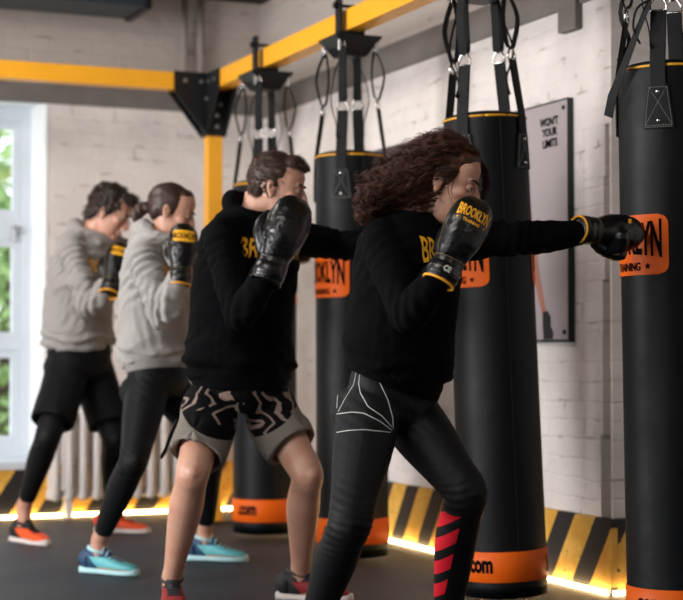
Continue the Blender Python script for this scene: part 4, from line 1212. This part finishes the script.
# leggings: red slanting stripes on the inner shin panel
t = NT('black_leggings_red_striped_shin'); v = t.coord(); nlo = t.noise(v, 300, 2)
blk = t.mix(nlo, lin((8, 10, 12)), lin((15, 17, 19)))
kc = S2['knL'] - o2; ac = S2['anL'] - o2
sb = t.n('ShaderNodeVectorMath', operation='SUBTRACT'); t.l(v, sb.inputs[0]); sb.inputs[1].default_value = kc
axs = (ac - kc).normalized(); lt = (RT * .94 - FW * .0); lt = (lt - axs * lt.dot(axs)).normalized()
along = dotv(t, sb.outputs[0], axs); lat_ = dotv(t, sb.outputs[0], lt); zl = dotv(t, sb.outputs[0], (0, 0, 1))
m1 = t.math('LESS_THAN', t.math('ADD', lat_, t.math('MULTIPLY', along, .05)), -.006)
m2 = t.math('GREATER_THAN', t.math('SUBTRACT', along, t.math('MULTIPLY', lat_, -.2)), .045)
leftside = t.math('LESS_THAN', along, .36)
strp = t.math('GREATER_THAN', t.math('FRACT', t.math('ADD', t.math('DIVIDE', t.math('SUBTRACT', zl, t.math('MULTIPLY', lat_, .65)), .074), 10.25)), .42)
red = t.math('MULTIPLY', t.math('MULTIPLY', m1, m2), t.math('MULTIPLY', strp, leftside))
# only the lower left leg
xm = dotv(t, sb.outputs[0], RT); red = t.math('MULTIPLY', red, t.math('GREATER_THAN', xm, -.13))
t.set(Base_Color=t.mix(red, blk, lin((214, 26, 44))), Roughness=.6); t.b.inputs['Specular IOR Level'].default_value = .2
t.bump(t.noise(v, 500, 2), .25, .002)
lg.data.materials[0] = t.m
# pale line drawing printed on the hip, projected on the cloth
def on_surface(px, py, bvh, d=4.7):
    o = Vector((0, 0, CAMH)); q = (P(px, py, d) - o).normalized(); h = bvh.ray_cast(o + q * 3.5, q, 3)
    return None if h[0] is None else h[0] - q * .0008
Z4 = lambda pts: [(320 + x * .4, 360 + y * .4) for x, y in pts]
for ln in ([(72, 22), (52, 60), (44, 92), (42, 125)], [(92, 24), (84, 62), (62, 98), (44, 132)], [(101, 26), (97, 60), (101, 82), (120, 116), (155, 140), (182, 170)], [(134, 28), (152, 62), (170, 100), (182, 145), (183, 176)],
           [(42, 135), (80, 130), (110, 133), (150, 153), (183, 178)], [(42, 181), (70, 176), (110, 174), (180, 181)]):
    b = bmesh.new(); pts = []
    z = Z4(ln)
    for (x0, y0), (x1, y1) in zip(z, z[1:]):
        n = max(2, int(math.hypot(x1 - x0, y1 - y0) / 1.5))
        for i in range(n):
            h = on_surface(x0 + (x1 - x0) * i / n, y0 + (y1 - y0) * i / n, bvl)
            if h: pts.append(h)
    if len(pts) > 3: tube(b, pts, .0013, 6); obj('printed_line', b, M['wprint'], lg, True, o2)
    else: b.free()
kR = .92
gl, bv, G, X, Y, Z = glove(S2, 'R', r2, kR, 'trim', 1, 1.0); glove_print(gl, bv, G, X, Y, Z, kR, o2)
t = text2d('CE', .022, .001, .8, .006); place2d('white_mark', t, proj2(G(-.045, -.0, 0), X.cross(Z).normalized(), X, Z, BVHTree.FromPolygons([q.co + o2 for q in gl.children[0].data.vertices], [tuple(p.vertices) for p in gl.children[0].data.polygons]), .0035), M['wprint'], gl, o2)
gl, bvg, *_ = glove(S2, 'L', r2, .86, 'trim', 1, .6)
yt = P(630, 221, 4.9); dd = (Vector((0, 0, CAMH)) - yt).normalized(); rr_ = dd.cross(UPV) * -1
place2d('woven_tag', rrect2d(.010, .014, .002, 4, 6), proj2(yt, rr_, UPV, dd, bvg, .0015, .3), M['yprint'], gl, o2)
shoe(S2, 'R', r2, (shoe_black, shoe_black, sole_w, shoe_black), .92); shoe(S2, 'L', r2, (shoe_black, shoe_black, sole_w, shoe_black), .92)

# long curly hair swept back over the shoulder
hm = hair_mat('curly_auburn_hair', (50, 27, 18), (226, 122, 64), tuple(-RT * .93 - UPV * .37), -.02, .24)
def hb(x, y, z): return H2(x * .95, y * .95, z * .95)
b = bmesh.new()
for (x, y, z, rx, ry, rz) in [(-.020, 0, .045, .101, .083, .090), (-.06, 0, .0, .058, .072, .070), (.022, 0, .082, .058, .066, .042), (.010, .052, .060, .052, .030, .044), (-.012, -.050, .062, .048, .030, .040)]: ball(b, hb(x, y, z), rx * .95, ry * .95, rz * .95, H2.m, 28)
hp_ = [(P(430, 167, 4.74), .064), (P(414, 174, 4.72), .058), (P(398, 183, 4.70), .047), (P(382, 194, 4.69), .036), (P(371, 200, 4.69), .022)]
limb(b, hp_, 24, 5, side=FW, flat=.72)
ho, bvho = mods_bake('hair', b, hm, r2, o2, .005, 8, lambda p, n: .0035 * (1 - 2.2 * abs(nz(p, 24, 4))) + .002 * nz(p, 60, 5))
rs = random.Random(5); lines = []
def helix(pts, turns, rad, ph):
    L = len(pts); out = []
    for i, p in enumerate(pts):
        t_ = (pts[min(i + 1, L - 1)] - pts[max(i - 1, 0)]).normalized(); a = t_.cross(UPV + FW * .2).normalized(); c = t_.cross(a)
        u = i / (L - 1); r_ = rad * (.2 + .8 * min(1, u * 1.6)); th = ph + turns * 2 * PI * u
        out.append(p + a * (r_ * math.cos(th)) + c * (r_ * math.sin(th)))
    return out
def smooth_path(pts, n): return [Vector(q) for q in catmull([list(p) for p in pts], n)]
hpol = ho.data.polygons; nh = len(hpol)
back = (-RT * .90 - UPV * .42).normalized()
for cl in range(620):
    pl = hpol[rs.randrange(nh)]; p0 = pl.center + o2; n0 = pl.normal
    if n0.dot(back) > .6 and rs.random() < .3: continue
    q = H2.inv @ (p0 - H2.c)
    if q.x > .04 and q.y < .02 and q.z < .095: continue
    hgt = rs.uniform(.0003, .004); st = .010; N = rs.randint(7, 16); p = p0.copy()
    drift = FW * rs.gauss(0, .22) + UPV * rs.gauss(0, .18)
    path = [p0 - n0 * .004]
    for i in range(N):
        near, nn, _, dist = bvho.find_nearest(p)
        d = (back + drift); d = d - nn * min(0, d.dot(nn)) if dist < .02 else d
        q = H2.inv @ (p - H2.c)
        if q.x > -.02 and q.z > .0: d = d + UPV * .45 - RT * .3
        p = p + d.normalized() * st
        near, nn, _, dist = bvho.find_nearest(p)
        if (p - near).dot(nn) < hgt: p = near + nn * hgt
        if (p - H2.c).dot(-RT) > .262: break
        path.append(p.copy())
    if len(path) < 4: continue
    tr = N * .010 / rs.uniform(.030, .055); rd = rs.uniform(.0035, .0075); ph = rs.uniform(0, 6.28)
    sp = smooth_path(path, 2)
    for kx in range(5):
        jj = Vector((rs.gauss(0, .0035), rs.gauss(0, .0035), rs.gauss(0, .0035)))
        lines.append(helix([x + jj for x in sp], tr, rd * rs.uniform(.8, 1.2), ph + rs.uniform(-.35, .35)))
# loose curls at the tips
for cl in range(120):
    fr = rs.random() ** .5; c0 = P(400, 184, 4.70).lerp(P(364, 206, 4.69), fr)
    p0 = c0 + FW * rs.gauss(0, .035) + UPV * rs.gauss(0, .020); e = RT * rs.uniform(-.030, .0) + UPV * rs.uniform(-.04, .010) + FW * rs.gauss(0, .02)
    path = smooth_path([p0, p0 + e * .5 + UPV * .006, p0 + e], 12); ph = rs.uniform(0, 6.28); rd = rs.uniform(.005, .010); tr = rs.uniform(1.2, 2.6)
    for kx in range(5):
        jj = Vector((rs.gauss(0, .003), rs.gauss(0, .003), rs.gauss(0, .003))); lines.append(helix([x + jj for x in path], tr, rd, ph + rs.uniform(-.3, .3)))
# fly-aways over the crown and curls falling on the far side of the face
for cl in range(70):
    x_ = rs.uniform(-.09, .06); rt_ = hb(x_, rs.uniform(-.05, .05), .128 - abs(x_) * .2)
    end = rt_ - RT * rs.uniform(.01, .07) + UPV * rs.uniform(-.01, .014) + FW * rs.gauss(0, .01)
    lines.append(helix(smooth_path([rt_, rt_.lerp(end, .5) + UPV * rs.uniform(.004, .014), end], 12), rs.uniform(1, 2.5), rs.uniform(.003, .006), rs.uniform(0, 6)))
for cl in range(70):
    j = lambda s_=.006: rs.gauss(0, s_)
    pts = [hb(.045 + j(), .045 + j(.01), .098 + j()), hb(.090 + j(), .060 + j(.01), .075 + j()), hb(.110 + j(), .066 + j(), .030 + j()), hb(.108 + j(), .064 + j(), -.02 + j(.012)), hb(.10 + j(), .060 + j(), -.055 + j(.015))]
    lines.append(helix(smooth_path(pts, 10), rs.uniform(2.5, 4), rs.uniform(.003, .006), rs.uniform(0, 6)))
for cl in range(7):   # wisps by the ear and jaw
    rt_ = hb(.03 + rs.uniform(-.02, .01), -.070, .03); end = P(452 + rs.gauss(0, 5), 202 + rs.gauss(0, 7), 4.63)
    lines.append(helix(smooth_path([rt_, rt_.lerp(end, .5) - RT * .008, end], 12), rs.uniform(1.2, 3), rs.uniform(.002, .005), rs.uniform(0, 6)))
strands_mesh('hair_curls', lines, .0012, hm, ho, o2, True)

# ---------- woman in grey hoodie
S3 = finish_pose(dict(hip=P(158, 378, 7.0), neck=P(164, 231, 7.02), hemup=.13, phiH=R_(24), phiS=R_(34), bulge=.035, w=.93, arm=.98, seed=14, female=True,
    head=P(171, 213, 7.0), hyaw=R_(4), hpitch=R_(20), hk=.97, skin=M['skin_pale'], hoodm=M['hood_grey'], ribm=M['rib_grey'], hood=1.05, foldamp=2.2,
    shR=P(143, 256, 6.88), elR=P(162, 317, 6.76), wrR=P(181, 268, 6.76), gdR=P(184, 228, 6.80) - P(181, 268, 6.76), gbR=-FW + RT * .2,
    shL=P(175, 252, 7.14), elL=P(222, 258, 7.36), wrL=P(269, 252, 7.22), gdL=RT, gbL=UPV,
    hpR=P(147, 392, 6.92), knR=P(134, 460, 6.66), anR=P(99, 541, 6.88), hpL=P(172, 392, 7.06), knL=P(213, 448, 7.10), anL=P(205, 532, 7.30),
    toeR=(RT * .9 - FW * .45).normalized(), toeL=(RT * 1 - FW * .2).normalized(), legr=(.086, .080, .057, .056, .035), printphi=R_(34)))
r3, H3, o3 = person((P(155, 300, 7.0).x, P(155, 300, 7.0).y, 0), 'woman in grey hoodie, black leggings and teal shoes with low ponytail', S3)
lg3, _ = legs_mesh('leggings', S3, r3, M['legging'], .003, .84, .18, .0022, .0065)
kk = .97
pony = [(-.020, 0, .040, .101, .080, .091), (-.055, 0, -.005, .048, .064, .050), (.035, 0, .095, .040, .058, .025)]
hr = short_hair(H3, kk, r3, M['hair_pony'], pony, 500, .012, .001, 21, .0018)
b = bmesh.new(); limb(b, [(H3(-.095, 0, -.012), .020), (H3(-.122, 0, -.022), .026), (H3(-.135, 0, -.05), .026), (H3(-.128, 0, -.078), .017), (H3(-.122, 0, -.092), .007)], 18)
mods_bake('ponytail', b, M['hair_pony'], hr, o3, .005, 2, lambda p, n: .004 * (1 - 2 * abs(noise.noise(Vector((p.x * 70, p.y * 70, p.z * 14))))))
b = bmesh.new(); tube(b, [H3(-.104, .017 * math.cos(q), -.016 + .017 * math.sin(q)) for q in [2 * PI * i / 16 for i in range(17)]], .005, 8); obj('hair_tie', b, M['shorts_black'], hr, True, o3)
gl, bv, G, X, Y, Z = glove(S3, 'R', r3, .92, 'trim', 1); glove_print(gl, bv, G, X, Y, Z, .92, o3, True)
glove(S3, 'L', r3, .92, 'trim', 1)
shoe(S3, 'R', r3, (shoe_teal, sole_t, sole_t, shoe_navy), .98); shoe(S3, 'L', r3, (shoe_teal, sole_t, sole_t, shoe_navy), .98)

# ---------- man in grey hoodie by the window
S4 = finish_pose(dict(hip=P(80, 360, 8.1), neck=P(95, 228, 8.1), hemup=.09, phiH=R_(18), phiS=R_(34), bulge=.045, w=1.04, arm=1.04, seed=21,
    head=P(109, 213, 8.08), hyaw=R_(6), hpitch=R_(28), hk=1.02, skin=M['skin_warm'], hoodm=M['hood_grey2'], ribm=M['rib_grey'], hood=1.0, foldamp=2.0, print=True,
    shR=P(70, 248, 7.96), elR=P(89, 308, 7.84), wrR=P(113, 280, 7.78), gdR=P(121, 250, 7.86) - P(113, 280, 7.78), gbR=-FW + RT * .25,
    shL=P(104, 244, 8.24), elL=P(148, 258, 8.40), wrL=P(193, 250, 8.16), gdL=RT, gbL=UPV,
    hpR=P(69, 368, 8.02), knR=P(48, 436, 7.80), anR=P(24, 507, 7.98), hpL=P(92, 368, 8.16), knL=P(114, 438, 8.06), anL=P(112, 513, 8.42),
    toeR=(RT * .75 - FW * .75).normalized(), toeL=(RT * 1 - FW * .15).normalized(), legr=(.086, .080, .060, .058, .037), printphi=R_(36)))
r4, H4, o4 = person((P(76, 300, 8.1).x, P(76, 300, 8.1).y, 0), 'man in grey hoodie, black shorts over leggings and orange shoes by the window', S4)
legs_mesh('leggings', S4, r4, M['legging'], .003, .84, .12, .003, .0065)
short_hair(H4, 1.02, r4, M['hair_dark'], [(-.022, 0, .048, .104, .086, .095), (-.065, 0, -.02, .045, .062, .055), (.058, 0, .098, .045, .062, .034), (-.085, 0, .03, .03, .06, .05), (-.005, .066, .02, .032, .016, .045), (-.005, -.066, .02, .032, .016, .045)], 2600, .028, .0013, 31, .013)
b = bmesh.new()
loft(b, torso_rings(S4, .012, .10, -.13, [(-.14, .130, .112), (-.05, .160, .124), (.0, .166, .124), (.25, .160, .118)], 10), 32)
for sd in 'RL':
    hp, kn = S4['hp' + sd], S4['kn' + sd]; ks = catmull([list(p) + [r] for p, r in [(hp + UPV * .02, .092), (hp.lerp(kn, .25), .100), (hp.lerp(kn, .55), .099), (hp.lerp(kn, .80), .098)]], 5)
    open_leg(b, [(Vector(q[:3]), left_dir(S4['phiH']), q[3] * .95, q[3] * 1.05) for q in ks], 28)
so, _ = mods_bake('shorts', b, M['shorts_black'], r4, o4, .006, 1, lambda p, n: .006 * (1 - 2 * abs(noise.noise(Vector((p.dot(RT) * 9, p.dot(FW) * 9, p.z * 3))))))
gl, bv, G, X, Y, Z = glove(S4, 'R', r4, .98, 'trim', 1); glove_print(gl, bv, G, X, Y, Z, .98, o4, True)
glove(S4, 'L', r4, .98, 'trim', 1)
shoe(S4, 'R', r4, (shoe_orange, shoe_black, sole_w, shoe_black)); shoe(S4, 'L', r4, (shoe_orange, shoe_black, sole_w, shoe_orange2))
